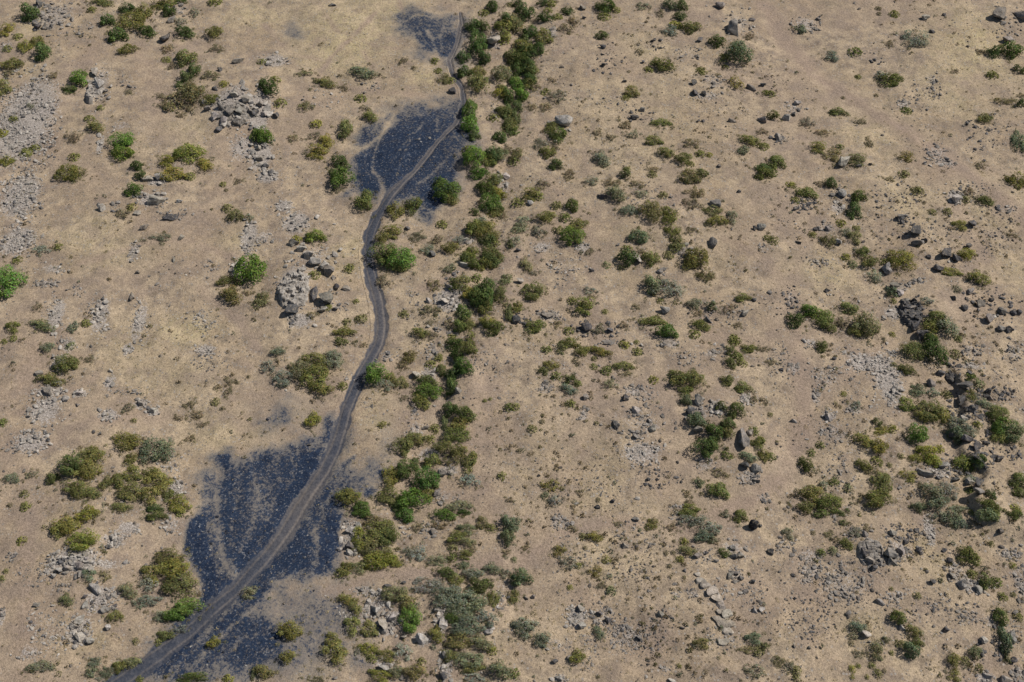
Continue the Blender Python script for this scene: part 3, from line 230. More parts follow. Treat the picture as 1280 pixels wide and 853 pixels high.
YELLOW = [(430,45,70,50,.95),(480,20,60,30,.7),(535,95,30,14,.9),(430,70,70,20,.6),(235,410,45,22,.9),(170,430,60,40,.4),(210,470,60,30,.5),(270,530,40,40,.5),(1215,60,60,60,.8),(1050,110,50,26,.3),(1190,110,50,40,.6),(1030,340,50,30,.6),(1130,250,40,40,.5),(40,35,30,20,.6),(40,95,40,16,.5),(230,165,40,16,.5),(320,20,50,20,.6),(120,295,60,30,.6),(150,320,80,20,.4),(300,300,30,14,.5),(470,510,30,30,.6),(380,520,20,14,.5),(790,310,50,40,.4),(800,150,90,70,.4),(720,600,90,70,.4),(760,690,60,50,.35),(1100,160,60,40,.5),(1185,520,20,20,.6),(1160,700,60,40,.5),(830,640,60,20,.4),(1240,250,50,40,.6),(1260,340,40,30,.4),(690,790,60,40,.4),(540,710,30,10,.5),(320,540,40,20,.6),(540,545,20,20,.5),(800,60,40,20,.6),(450,720,60,20,.3),(620,820,30,30,.3),(900,300,30,50,.3),(100,800,60,30,.4),(70,690,40,60,.3),(580,330,30,20,.4),(660,240,24,20,.5),(1080,790,60,30,.4),(440,310,30,40,.5)]

def ell(x, y, u, v, ru, rv):
    c = flat([(u, v), (u+ru, v), (u, v-rv)])
    return np.hypot((x-c[0, 0])/abs(c[1, 0]-c[0, 0]), (y-c[0, 1])/abs(c[2, 1]-c[0, 1]))

def height(x, y):
    x = np.asarray(x, float); y = np.asarray(y, float)
    h = 2.0*(fbm(x/22+5, y/22, 3, 3)-.5)+.62*(fbm(x/5, y/5, 21, 3)-.5)+.10*(fbm(x/1.1, y/1.1, 40, 2)-.5)
    dg, _ = seg_dist(x, y, GULLY); h = h-.45*np.exp(-(dg/1.6)**2)
    sg, al = seg_side(x, y, GULLY); sg = sg+1.6*(fbm(x/3.1, y/3.1, 120, 3)-.5); h = h+.95*sstep(-.1, 1.1, sg)*sstep(.34, .6, fbm(x/9, y/6, 122, 2))*np.exp(-(np.maximum(sg, 0)/7)**2)*np.exp(-((al-.70)/.15)**2)      # the gully's right bank
    sr, al = seg_side(x, y, RIDGE); sr = sr+3.4*(fbm(x/3.0, y/3.0, 130, 3)-.5); h = h+1.25*sstep(-.5, .6, sr)*np.exp(-(np.maximum(sr, 0)/6)**2)*sstep(.0, .12, al)*sstep(1., .85, al)*(.55+.9*(fbm(x/4, y/4, 131, 2)-.3))
    for u, v, ru, rv, a in ((905,520,50,50,.9),(370,360,40,45,.7),(290,135,40,35,.5),(100,700,30,35,.4),(1140,300,20,20,.4),(1165,400,40,40,.6),(590,780,50,50,.4),(1095,690,50,40,.4)):
        h = h+a*np.exp(-1.4*ell(x, y, u, v, ru, rv)**2)
    dt, hw = seg_dist(x, y, TRW, TR_HALF)
    k = 1-sstep(.8, 1.5, dt/np.maximum(hw, .2))
    h = h-.10*k-.05*k*np.exp(-((np.abs(dt/np.maximum(hw, .2))-.6)/.22)**2)
    return h
def ground_pt(u, v):
    u = np.asarray(u, float); v = np.asarray(v, float); d = ray(u, v); z = np.zeros(u.shape)
    for _ in range(5):
        t = (z-CAM[2])/d[..., 2]; p = CAM+d*t[..., None]; z = height(p[..., 0], p[..., 1])
    p[..., 2] = z; return p
def metres_per_px(p):
    return ((p-CAM)@FWD)*TH/640

# ---------------------------------------------------------------- materials
def node(nt, typ, **kw):
    n = nt.nodes.new(typ)
    for k, v in kw.items():
        if k.startswith('i_'):
            key = k[2:]; key = int(key) if key.isdigit() else key
            n.inputs[key].default_value = v
        else: setattr(n, k, v)
    return n
class NT:
    def __init__(s, name):
        s.m = bpy.data.materials.new(name); s.m.use_nodes = True; s.t = s.m.node_tree; s.t.nodes.clear()
    def n(s, typ, **kw): return node(s.t, typ, **kw)
    def l(s, a, b): s.t.links.new(a, b)
    def put(s, x, sock):
        if hasattr(x, 'is_output'): s.l(x, sock)
        else: sock.default_value = x
    def math(s, op, a, b=None, clamp=False):
        n = s.n('ShaderNodeMath', operation=op, use_clamp=clamp); s.put(a, n.inputs[0])
        if b is not None: s.put(b, n.inputs[1])
        return n.outputs[0]
    def mix(s, f, a, b, mode='MIX'):
        n = s.n('ShaderNodeMix', data_type='RGBA', blend_type=mode); s.put(f, n.inputs[0])
        for x, k in ((a, 6), (b, 7)): s.put(tuple(x)+(1,) if isinstance(x, tuple) and len(x) == 3 else x, n.inputs[k])
        return n.outputs[2]
    def noise(s, vec, scale, detail=3, rough=.55, w=0.0):
        n = s.n('ShaderNodeTexNoise', noise_dimensions='3D', i_Scale=scale, i_Detail=detail, i_Roughness=rough)
        if w:
            a = s.n('ShaderNodeVectorMath', operation='ADD'); s.l(vec, a.inputs[0]); a.inputs[1].default_value = (w, w*.7, w*1.3); vec = a.outputs[0]
        s.l(vec, n.inputs['Vector']); return n.outputs[0]
    def ramp(s, x, a, b, lo=0., hi=1.):
        n = s.n('ShaderNodeMapRange', interpolation_type='SMOOTHSTEP'); s.put(x, n.inputs[0]); 
        for k, v in ((1, a), (2, b), (3, lo), (4, hi)): s.put(v, n.inputs[k])
        return n.outputs[0]

def ground_material():
    N = NT('dry_ground'); P = N.n('ShaderNodeNewGeometry').outputs['Position']
    za = N.n('ShaderNodeAttribute', attribute_name='zone'); zb = N.n('ShaderNodeAttribute', attribute_name='zone2')
    sa = N.n('ShaderNodeSeparateColor'); N.l(za.outputs['Color'], sa.inputs[0]); sb = N.n('ShaderNodeSeparateColor'); N.l(zb.outputs['Color'], sb.inputs[0])
    cin, trk, yel = sa.outputs; stony, dust, pale = sb.outputs
    big = N.noise(P, .10, 4, .6); mid = N.noise(P, .75, 5, .62, 3.1); fine = N.noise(P, 3.6, 4, .65, 9.7); grit = N.noise(P, 9., 3, .7, 21.)
    c = N.mix(N.ramp(big, .38, .60), (.302, .226, .150), (.380, .293, .197))
    c = N.mix(N.ramp(mid, .38, .62), c, N.mix(.75, c, (.238, .185, .138)))
    # bleached grass
    yf = N.math('MULTIPLY', yel, N.ramp(N.math('ADD', N.math('MULTIPLY', mid, .5), N.math('MULTIPLY', fine, .5)), .34, .62), True)
    c = N.mix(yf, c, (.455, .370, .205))
    # trodden soil, greyer and pinker
    c = N.mix(N.math('MULTIPLY', dust, N.ramp(fine, .25, .6, .55, 1.)), c, (.272, .202, .152))
    tone = N.noise(P, .33, 5, .6, 61.); c = N.mix(N.math('MULTIPLY', N.ramp(tone, .47, .66), .55), c, (.235, .180, .142)); c = N.mix(N.math('MULTIPLY', N.ramp(tone, .50, .34), .40), c, (.415, .322, .222))
    # gravel and small stones between the rocks
    st = N.ramp(N.math('ADD', stony, N.math('MULTIPLY', N.math('SUBTRACT', fine, .5), 1.7)), .42, .75)
    c = N.mix(N.math('MULTIPLY', st, .8), c, N.mix(N.ramp(grit, .35, .65), (.20, .178, .16), (.40, .36, .325)))
    # darker crumbs of plant litter
    lit = N.ramp(N.math('ADD', fine, N.math('MULTIPLY', N.math('SUBTRACT', mid, .5), .7)), .54, .70)
    c = N.mix(N.math('MULTIPLY', lit, N.ramp(dust, .1, .6, .68, .12)), c, (.105, .080, .056))
    c = N.mix(1., c, N.ramp(grit, .25, .75, .66, 1.32), 'MULTIPLY'); c = N.mix(1., c, N.ramp(fine, .3, .7, .78, 1.20), 'MULTIPLY')
    pv = N.n('ShaderNodeTexVoronoi', i_Scale=3.2, i_Randomness=1.0); N.l(P, pv.inputs['Vector'])        # pebbles set in the soil
    pc = N.n('ShaderNodeSeparateColor'); N.l(pv.outputs['Color'], pc.inputs[0])
    pf = N.math('MULTIPLY', N.ramp(pv.outputs['Distance'], .42, .30), N.math('GREATER_THAN', pc.outputs[0], .62)); pf = N.math('MULTIPLY', pf, N.ramp(mid, .36, .54))
    c = N.mix(N.math('MULTIPLY', pf, N.ramp(dust, .1, .6, .75, .1)), c, N.mix(pc.outputs[1], (.115, .098, .085), (.36, .325, .285)))
    # black cinder, thinning out into a grey dusting
    c = N.mix(N.math('MULTIPLY', N.ramp(N.math('ADD', cin, N.math('MULTIPLY', N.math('SUBTRACT', fine, .5), .5)),   .06, .52), .88), c, N.mix(N.ramp(grit, .3, .7), (.105, .100, .100), (.192, .176, .156)))
    v2 = N.noise(P, 1.7, 4, .6, 33.)
    cn = N.math('ADD', N.math('MULTIPLY', N.math('SUBTRACT', fine, .5), 1.0), N.math('ADD', N.math('MULTIPLY', N.math('SUBTRACT', v2, .5), .75), N.math('MULTIPLY', N.math('SUBTRACT', grit, .5), .95)))
    cf = N.math('MULTIPLY', N.ramp(N.math('ADD', cin, cn), .36, .70), N.ramp(cin, .08, .30))
    cc = N.mix(N.ramp(N.math('ADD', N.math('MULTIPLY', v2, .4), N.math('MULTIPLY', grit, .6)), .36, .66), (.005, .011, .027), (.026, .040, .070))
    cc = N.mix(N.ramp(N.noise(P, 4.4, 3, .6, 51.), .55, .72), cc, (.165, .165, .172))
    c = N.mix(cf, c, cc)
    # wheel track
    tc = N.mix(pale, N.mix(N.ramp(fine, .3, .7), (.034, .040, .056), (.074, .075, .086)), N.mix(N.ramp(fine, .3, .7), (.150, .126, .108), (.215, .180, .150)))
    tf = N.ramp(N.math('ADD', trk, N.math('MULTIPLY', N.math('SUBTRACT', fine, .5), .6)), .3, .7)
    c = N.mix(tf, c, tc)
    b = N.n('ShaderNodeBsdfPrincipled', i_Roughness=.95); b.inputs['Specular IOR Level'].default_value = .15
    N.l(c, b.inputs['Base Color'])
    bp = N.n('ShaderNodeBump', i_Strength=.75, i_Distance=.16); N.l(N.math('ADD', N.math('MULTIPLY', fine, .7), N.math('ADD', N.math('MULTIPLY', grit, .25), N.math('MULTIPLY', mid, .8))), bp.inputs['Height']); N.l(bp.outputs[0], b.inputs['Normal'])
    o = N.n('ShaderNodeOutputMaterial'); N.l(b.outputs[0], o.inputs[0]); return N.m

def leaf_material(name, own):
    """leaves: colour of the plant, varied leaf by leaf"""
    N = NT(name); at = N.n('ShaderNodeAttribute', attribute_name='leaf').outputs['Color']
    if own: c = N.mix(1., N.n('ShaderNodeObjectInfo').outputs['Color'], at, 'MULTIPLY')
    else: c = at
    d = N.n('ShaderNodeBsdfDiffuse'); t = N.n('ShaderNodeBsdfTranslucent'); N.l(c, d.inputs[0])
    N.l(N.mix(1., c, (1.1, 1.15, .6), 'MULTIPLY'), t.inputs[0])
    m = N.n('ShaderNodeMixShader', i_0=.28); N.l(d.outputs[0], m.inputs[1]); N.l(t.outputs[0], m.inputs[2])
    o = N.n('ShaderNodeOutputMaterial'); N.l(m.outputs[0], o.inputs[0]); return N.m
def stone_material(name, own):
    N = NT(name); g = N.n('ShaderNodeNewGeometry'); P = g.outputs['Position']
    c = N.n('ShaderNodeObjectInfo').outputs['Color'] if own else N.n('ShaderNodeAttribute', attribute_name='leaf').outputs['Color']
    a = N.noise(P, 2.2, 5, .65); f = N.noise(P, 9., 4, .7, 7.)
    c2 = N.mix(1., c, N.ramp(a, .3, .7, .62, 1.30), 'MULTIPLY'); c2 = N.mix(1., c2, N.ramp(f, .3, .7, .75, 1.22), 'MULTIPLY')
    c2 = N.mix(N.math('MULTIPLY', N.ramp(N.noise(P, 4.0, 3, .6, 15.),    .52, .66), .6), c2, (.29, .235, .165))    # lichen
    b = N.n('ShaderNodeBsdfPrincipled', i_Roughness=.9); b.inputs['Specular IOR Level'].default_value = .2; N.l(c2, b.inputs['Base Color'])
    bp = N.n('ShaderNodeBump', i_Strength=.7, i_Distance=.12); N.l(N.math('ADD', a, N.math('MULTIPLY', f, .5)), bp.inputs['Height']); N.l(bp.outputs[0], b.inputs['Normal'])
    o = N.n('ShaderNodeOutputMaterial'); N.l(b.outputs[0], o.inputs[0]); return N.m
def bark_material():
    N = NT('twig_bark'); P = N.n('ShaderNodeNewGeometry').outputs['Position']
    b = N.n('ShaderNodeBsdfPrincipled', i_Roughness=.9); N.l(N.mix(N.noise(P, 6., 3), (.09, .07, .05), (.22, .18, .14)), b.inputs['Base Color'])
    o = N.n('ShaderNodeOutputMaterial'); N.l(b.outputs[0], o.inputs[0]); return N.m
M_GROUND = ground_material(); M_LEAF = leaf_material('leaves', True); M_STUFF_LEAF = leaf_material('scrub_leaves', False)
M_STONE = stone_material('weathered_stone', True); M_STUFF_STONE = stone_material('loose_stone', False); M_BARK = bark_material()

def make_mesh(name, V, F, mat, col=None, smooth=False, n=None):
    """V (k,3), F (m,n) all faces of n corners"""
    me = bpy.data.meshes.new(name); V = np.asarray(V, np.float32); F = np.asarray(F, np.int32); m, n = F.shape
    me.vertices.add(len(V)); me.vertices.foreach_set('co', V.ravel())
    me.loops.add(m*n); me.loops.foreach_set('vertex_index', F.ravel())
    me.polygons.add(m); me.polygons.foreach_set('loop_start', np.arange(0, m*n, n, dtype=np.int32)); me.polygons.foreach_set('loop_total', np.full(m, n, np.int32))
    me.polygons.foreach_set('use_smooth', np.full(m, smooth, bool))
    me.materials.append(mat)
    if col is not None:
        for nm, c in (col if isinstance(col, list) else [('leaf', col)]):
            a = me.color_attributes.new(nm, 'FLOAT_COLOR', 'POINT'); c4 = np.ones((len(V), 4), np.float32); c4[:, :3] = c; a.data.foreach_set('color', c4.ravel())
    me.update(calc_edges=True); return me
def link(name, me, parent=None):
    o = bpy.data.objects.new(name, me); COL.objects.link(o)
    if parent: o.parent = parent
    return o

# ---------------------------------------------------------------- ground sheet
def axis(lo, hi, step):
    core = np.arange(lo, hi+step/2, step); out = []; s = step; p = hi
    while p < 6000: s *= 1.35; p += s; out.append(p)
    lo_ = []; s = step; p = lo
    while p > -6000: s *= 1.35; p -= s; lo_.append(p)
    return np.array(lo_[::-1]+list(core)+out)
STEP = .27
gx = axis(-84, 84, STEP); gy = axis(-43, 72, STEP)
GX, GY = np.meshgrid(gx, gy); fx = GX.ravel(); fy = GY.ravel()
fz = height(fx, fy); far = np.maximum(np.hypot(fx, fy)-110, 0); fz = fz*np.exp(-far/200)+0
def zones(x, y):
    wob = (fbm(x/2.2, y/2.2, 71, 4)-.5)*3.0
    cin = np.zeros(x.shape)
    for P, soft, den in CINDER:
        sd = poly_sd(x, y, flat(P)); cin = np.maximum(cin, den*sstep(-soft*1.4, soft*1.4, sd+wob*soft*.9))
    for u, v, ru, rv, a in WORN: cin = cin-a*np.exp(-1.2*ell(x, y, u, v, ru, rv)**2)*(.6+.8*fbm(x/1.5, y/1.5, 90, 2))
    for L, hw, a in PALE_TRAILS:
        d, _ = seg_dist(x, y, flat(L)); cin = cin*(1-a*(.66 if L[0][1] < 400 else .46 if hw > .5 else .38)*np.exp(-((d+wob*.12)/hw)**2))
    dt, hw = seg_dist(x, y, TRW, TR_HALF); _, pale = seg_dist(x, y, TRW, TR_PALE)
    q = dt/np.maximum(hw, .2)+.85*(fbm(x/1.1, y/1.1, 66, 3)-.5); trk = (1-sstep(.55, 1.38, q))*.95; ql = dt/np.maximum(hw, .2)+.16*(fbm(x/2.5, y/2.5, 67, 2)-.5)
    pale = np.clip(pale+.50*np.exp(-((ql-.50)/.13)**2)+.14*np.exp(-((ql-.92)/.10)**2)-.14+.5*(fbm(x/1.8, y/1.8, 12, 3)-.5), 0, 1)
    yel = .12*sstep(.5, .75, fbm(x/9, y/9, 55, 4))
    for u, v, ru, rv, a in YELLOW: yel = np.maximum(yel, a*np.exp(-1.1*ell(x, y, u, v, ru, rv)**2.5))
    yel = np.clip(yel*(.55+.9*fbm(x/1.6, y/1.6, 5, 3)), 0, 1)
    dust = .45*sstep(.46, .68, fbm(x/9+30, y/9, 77, 4))
    for L, hw, a in DUST_TRAILS:
        d, _ = seg_dist(x, y, flat(L)); dust = np.maximum(dust, min(1, a*1.35)*np.exp(-((d+wob*.3)/hw/1.2)**2))
    stony = .16*sstep(.48, .7, fbm(x/6-9, y/6, 31, 4))
    return np.clip(cin, 0, 1), np.clip(trk, 0, 1), yel, stony, np.clip(dust, 0, 1), pale
cin, trk, yel, stony, dust, pale = zones(fx, fy)
for ox, oy, k, txt in RUBBLE:
    for e in txt.split(';'):
        a = e.split(); x, y, w, h, s, den = [float(q) for q in a[:6]]
        stony = np.maximum(stony, min(1, den/48)*np.exp(-1.1*ell(fx, fy, ox+x/k, oy+y/k, w/k/2, h/k/2)**3)*(.92 if a[6] == 'l' else .7 if a[6] == 'm' else .5))
nx_, ny_ = len(gx), len(gy)
idx = np.arange(nx_*ny_).reshape(ny_, nx_)
QF = np.stack([idx[:-1, :-1], idx[:-1, 1:], idx[1:, 1:], idx[1:, :-1]], -1).reshape(-1, 4)
GV = np.stack([fx, fy, fz], -1)
zc = [('zone', np.stack([cin, trk, yel], -1)), ('zone2', np.stack([stony, dust, pale], -1))]
g = link('ground', make_mesh('ground', GV, QF, M_GROUND, zc, True)); g['kind'] = 'structure'
def sheet(name, mask, lift):
    F = QF[(mask[QF] > .5).all(1)]; used = np.unique(F); remap = np.zeros(len(GV), int); remap[used] = np.arange(len(used))
    V = GV[used].copy(); V[:, 2] += lift
    o = link(name, make_mesh(name, V, remap[F], M_GROUND, [(n_, c[used]) for n_, c in zc], True)); o['kind'] = 'structure'
near = (np.abs(fx) < 84) & (fy > -43) & (fy < 72)
def fine_sheet(name, x0, x1, y0, y1, step, keep, lift):
    ax = np.arange(x0, x1, step); ay = np.arange(y0, y1, step); X, Y = np.meshgrid(ax, ay); X = X.ravel(); Y = Y.ravel(); z = zones(X, Y)
    k = keep(X, Y, z); I = np.arange(len(X)).reshape(len(ay), len(ax)); F = np.stack([I[:-1, :-1], I[:-1, 1:], I[1:, 1:], I[1:, :-1]], -1).reshape(-1, 4); F = F[k[F].all(1)]
    used = np.unique(F); rm = np.zeros(len(X), int); rm[used] = np.arange(len(used)); X = X[used]; Y = Y[used]; z = [q[used] for q in z]
    o = link(name, make_mesh(name, np.stack([X, Y, height(X, Y)+lift], -1), rm[F], M_GROUND, [('zone', np.stack(z[:3], -1)), ('zone2', np.stack(z[3:], -1))], True)); o['kind'] = 'structure'
for P in (CINDER[0][0], CINDER[2][0], CINDER[6][0]+[(300,853),(358,790),(482,588)]):
    b = flat(P); fine_sheet('scorched_ground', b[:, 0].min()-2, b[:, 0].max()+2, b[:, 1].min()-2, b[:, 1].max()+2, .15, lambda X, Y, z: (z[0] > .30) & (z[1] < .9), .018)
# the wheel track, a ribbon fine enough to carry its ruts
def ribbon(name, P, H, step, across, lift):
    L = []; hw = []
    for a, b, ha, hb in zip(P[:-1], P[1:], H[:-1], H[1:]):
        n = max(2, int(np.linalg.norm(b-a)/step))
        for t in np.arange(n)/n: L.append(a+(b-a)*t); hw.append(ha+(hb-ha)*t)
    L = np.array(L); hw = np.array(hw)
    for _ in range(12): L[1:-1] = (L[:-2]+2*L[1:-1]+L[2:])/4
    T = np.gradient(L, axis=0); T /= np.linalg.norm(T, axis=1)[:, None]; Nm = np.stack([T[:, 1], -T[:, 0]], -1); A = np.linspace(-1.45, 1.45, across)
    XY_ = (L[:, None]+Nm[:, None]*A[None, :, None]*hw[:, None, None]).reshape(-1, 2); X, Y = XY_[:, 0], XY_[:, 1]; z = zones(X, Y); I = np.arange(len(X)).reshape(len(L), across)
    F = np.stack([I[:-1, :-1], I[:-1, 1:], I[1:, 1:], I[1:, :-1]], -1).reshape(-1, 4)
    o = link(name, make_mesh(name, np.stack([X, Y, height(X, Y)+lift], -1), F[:, ::-1], M_GROUND, [('zone', np.stack(z[:3], -1)), ('zone2', np.stack(z[3:], -1))], True)); o['kind'] = 'structure'
ribbon('dirt_track', TRW, TR_HALF, .16, 31, .036)

# ---------------------------------------------------------------- plants
PAL = dict(g=(.118, .195, .044), d=(.086, .122, .042), o=(.184, .184, .064), y=(.245, .232, .060), s=(.225, .245, .180), b=(.190, .162, .098), p=(.33, .33, .28))
WORD = dict(g='bright green', d='dark green', o='olive', y='yellow-green', s='grey-green', b='dry brown', p='silver-grey', gy='yellowish bright green', yg='vivid yellow-green', od='deep olive', do='olive-tinged dark green', dg='rich green', gd='lush green', bo='olive-brown', ob='brownish olive', so='olive-grey', os='greyish olive', sd='dusky grey-green', ds='dark grey-green', sb='grey-brown', bs='greyish brown', og='greenish olive', go='light green', oy='yellowish olive', yo='yellow-olive', yb='straw-yellow', by='yellowish brown', sp='pale silvery', ys='pale yellow-green', sy='pale yellow-grey', db='blackish green')
def plant_mesh(name, seed, leaves, size, sparse, lobes):
    r = np.random.default_rng(seed)
    n = lobes; ang = r.uniform(0, 2*math.pi, n); rad = np.sqrt(r.uniform(0, 1, n))*.37; rad[0] = 0
    c = np.stack([np.cos(ang)*rad, np.sin(ang)*rad, r.uniform(.05, .42, n)*(1-rad*1.3)], -1); R = r.uniform(.11, .24, n); R[0] = .31
    P = []; Nn = []; T = []
    tone = r.uniform(.72, 1.28, n)
    while len(P) < leaves:
        k = r.integers(n); d = r.normal(size=3); d /= np.linalg.norm(d); d[2] = abs(d[2])*1.05-.15
        f = r.uniform(.55, 1.0)**.6 * (1+r.uniform(.1, .5)*(r.random() < .16))
        p = c[k]+d*R[k]*f*np.array([1, 1, 1.5])
        if p[2] < .0: continue
        inside = (np.linalg.norm((p-c)/np.array([1, 1, 1.5]), axis=1) < R*.62).sum()
        if inside and r.random() < .7: continue
        if sparse and vnoise(np.array([p[0]*9]), np.array([p[1]*9]), seed)[0] < sparse*.62: continue
        P.append(p); Nn.append(d*np.array([1, 1, .8])+np.array([0, 0, .35])+r.normal(size=3)*.30); T.append(tone[k]*r.uniform(.62, 1.42))
    P = np.array(P); Nn = np.array(Nn); Nn /= np.linalg.norm(Nn, axis=1)[:, None]; T = np.array(T)
    q = np.percentile(np.abs(P[:, :2]), 97, axis=0); P[:, 0] *= .47/q[0]; P[:, 1] *= .47/q[1]; P[:, 2] *= .97/np.percentile(P[:, 2], 98)
    up = r.normal(size=P.shape); t1 = np.cross(Nn, up); t1 /= np.linalg.norm(t1, axis=1)[:, None]; t2 = np.cross(Nn, t1)
    s = size*r.uniform(.6, 1.45, len(P))[:, None]; asp = r.uniform(.45, .8, len(P))[:, None]
    zs = np.array([1, 1, 1.7])
    V = np.stack([P-t1*s*zs, P-t2*s*asp*zs+Nn*s*.18, P+t1*s*zs, P+t2*s*asp*zs+Nn*s*.18], 1).reshape(-1, 3)
    V[:, 2] = np.maximum(V[:, 2], -.02)
    F = np.arange(len(V)).reshape(-1, 4); hue = r.normal(0, .07, (len(P), 1))
    dryf = (r.random((len(P), 1)) < .13)*r.uniform(.3, .9, (len(P), 1)); T = T*(1-dryf[:, 0]*.1)
    col = np.clip((1+dryf*np.array([[.9, .35, .9]]))*T[:, None]*np.concatenate([1+hue*1.4, 1+hue*.2, 1-hue*1.2], 1), .2, 2.2)
    return make_mesh(name, V, F, M_LEAF, np.repeat(col, 4, 0)), c
def stem_mesh(name, c, seed):
    r = np.random.default_rng(seed); V = []; F = []
    tips = [p*np.array([1.15, 1.15, 1.25]) for p in c]+[np.array([math.cos(a)*.44, math.sin(a)*.44, r.uniform(.25, .6)]) for a in r.uniform(0, 6.28, 7)]
    for p in tips:
        b = np.array([r.uniform(-.03, .03), r.uniform(-.03, .03), -.05]); m = (b+p)/2+np.array([0, 0, .08])
        for (q, w) in ((b, .016), (m, .010), (p, .004)):
            base = len(V)
            for k in range(4): V.append(q+np.array([math.cos(k*1.57)*w, math.sin(k*1.57)*w, 0]))
            if w < .016:
                for k in range(4): F.append((base-4+k, base-4+(k+1) % 4, base+(k+1) % 4, base+k))
    return make_mesh(name, V, F, M_BARK)
# (leaves, leaf size, sparseness, lobes) for big, middling and small plants of dense, open and wispy habit
HABIT = {'dense': [(2300, .025, .10, 17), (1300, .033, .10, 13), (620, .047, .1, 10)], 'open': [(2300, .024, .30, 15), (1250, .032, .32, 12), (560, .048, .3, 9)], 'wispy': [(1900, .021, .62, 16), (950, .029, .6, 12), (420, .043, .55, 9)]}
LIB = {}; NVAR = 5
for hb, lv in HABIT.items():
    for L, (n_, s_, sp_, lo_) in enumerate(lv):
        for k in range(NVAR):
            sd = 1000+hash(hb+'x') % 1+L*100+k*7+{'dense': 0, 'open': 3000, 'wispy': 6000}[hb]
            me, c = plant_mesh('foliage', sd, n_, s_, sp_, lo_); LIB[hb, L, k] = (me, stem_mesh('stem', c, sd+1))
def habit(code): return 'wispy' if code[0] in 'bp' or code in ('sb', 'sp', 'sy', 'ys', 'yb', 's') else 'open' if code[0] in 'oys' and code not in ('yg', 'od') else 'dense'
TALL = dict(g=.62, d=.62, o=.48, y=.46, s=.44, b=.34, p=.36)
KIND = dict(g='green_shrub', d='green_shrub', o='olive_shrub', y='olive_shrub', s='sage_shrub', b='dry_shrub', p='sage_shrub')
KWORD = dict(green_shrub='shrub', olive_shrub='shrub', sage_shrub='sage shrub', dry_shrub='bush')

def parse(blocks):
    out = []
    for ox, oy, k, txt in blocks:
        for e in txt.replace('\n', '').split(';'):
            a = e.split(); x, y, w, h = [float(q)/k for q in a[:4]]; out.append((ox+x, oy+y, w, h, a[4]))
    return out
def fit(e, kz):
    """ground centre, width, depth and height of a lump whose outline was surveyed"""
    u, v, w, h, code = e
    p0 = ground_pt(u, v); mpp = metres_per_px(p0); el = math.asin((CAM[2]-p0[2])/np.linalg.norm(CAM-p0)); s, c = math.sin(el), math.cos(el)
    W = w*mpp; hh = h*mpp; H = kz*min(W, hh*1.15); a_min = .30*W*s if kz < .9 else .3*W*s
    a = (hh**2-(H*c)**2)/(2*hh)
    if a < min(a_min, hh*.44): a = min(a_min, hh*.44); H = math.sqrt(max(hh*(hh-2*a), 1e-4))/c
    D = 2*a/s; H = max(H, .12*W)
    p = ground_pt(u, v+h/2-a/mpp)
    return p, W, D, H

LAND = [('the upper scorched patch',545,48),('the middle scorched patch',505,195),('the lower scorched patch',320,635),('the top left corner',0,0),('the top right corner',1280,0),('the bottom left corner',0,853),('the bottom right corner',1280,853),
 ('the round black boulder',941,657),('the row of flat slabs',897,752),('the rough outcrop beside the track',385,345),('the top left boulder pile',295,138),('the pale left edge stones',20,210),('the tall boulder on the knoll',928,548),('the lone dark boulder stack',1145,295),
 ('the lower left stone heap',98,705),('the bright left edge bush',10,356),('the bright bush by the outcrop',314,337),('the broad sage thicket',392,468),('the biggest silvery thicket',580,757),('the lower left thicket',150,590),('the first bend of the track',463,300),('the foot of the track',190,820),
 ('the dark rocky ridge',1205,560),('the darkest right thicket',1165,430),('the dark gully middle',573,440),('the leafy gully foot',518,625),('the leafy gully head',650,50),('the right green clump',1015,397),('the white-topped central boulder',831,388),('the pale knoll boulder',874,500),
 ('the boulder in yellow scrub',1053,203),('the tall grey top boulder',916,33),('the lower right rubble',1098,690),('the paired lower right bushes',1130,785),('the long grey central shrub',827,360),('the lone round knoll bush',897,614),('the fat sage below centre',660,790),('the grey thicket by the boulder',877,660),('the left roadside thicket',212,735),('the topmost left thicket',165,25)]
def where(u, v):
    n, lu, lv = min(LAND, key=lambda q: (q[1]-u)**2+((q[2]-v)*1.1)**2); d = math.hypot(lu-u, lv-v)
    a = math.degrees(math.atan2(lv-v, u-lu)) % 360; k = int((a+22.5)//45) % 8
    dn = ['right of', 'above and right of', 'above', 'above and left of', 'left of', 'below and left of', 'below', 'below and right of'][k]
    if d < 11: dn = 'at'
    return dn, n, d
ORD = ['', 'second closest', 'third closest', 'fourth closest', 'fifth closest', 'sixth closest', 'seventh closest', 'eighth closest', 'ninth closest', 'tenth closest', 'eleventh closest', 'twelfth closest']
def label_all(items, limit=60):
    """items: (object, adjective, kind, u, v); every label ends up naming one thing"""
    b = {}
    for it in items:
        dn, n, d = where(it[3], it[4]); b.setdefault((it[1], it[2], dn, n), []).append((d, it[0]))
    for (adj, kd, dn, n), L in b.items():
        L.sort(key=lambda q: q[0])
        for i, (d, o) in enumerate(L):
            pre = '' if len(L) == 1 else ('closest ' if i == 0 else ORD[i]+' ')
            o['label'] = f'{pre}{adj} {kd} {dn} {n}'
rs = random.Random(3)
gl = [(668,-10),(655,60),(645,110),(640,170),(622,260),(610,330),(606,380),(577,425)]; fill = []
for i in range(40):                                              # the thicket along the gully closes up between the surveyed shrubs
    k = rs.randrange(len(gl)-1); t = rs.random(); fu = gl[k][0]*(1-t)+gl[k+1][0]*t+rs.gauss(-8, 15); fv = gl[k][1]*(1-t)+gl[k+1][1]*t
    fw = rs.uniform(13, 25); fill.append((fu, fv, fw, fw*rs.uniform(.7, .95), rs.choice(['od', 'o', 'og', 'ob', 'do', 'os', 'o', 'y'])))
plants = sorted(parse(SHRUBS)+fill, key=lambda e: -e[2]*e[3])
counts = {}; things = []; leftovers = []
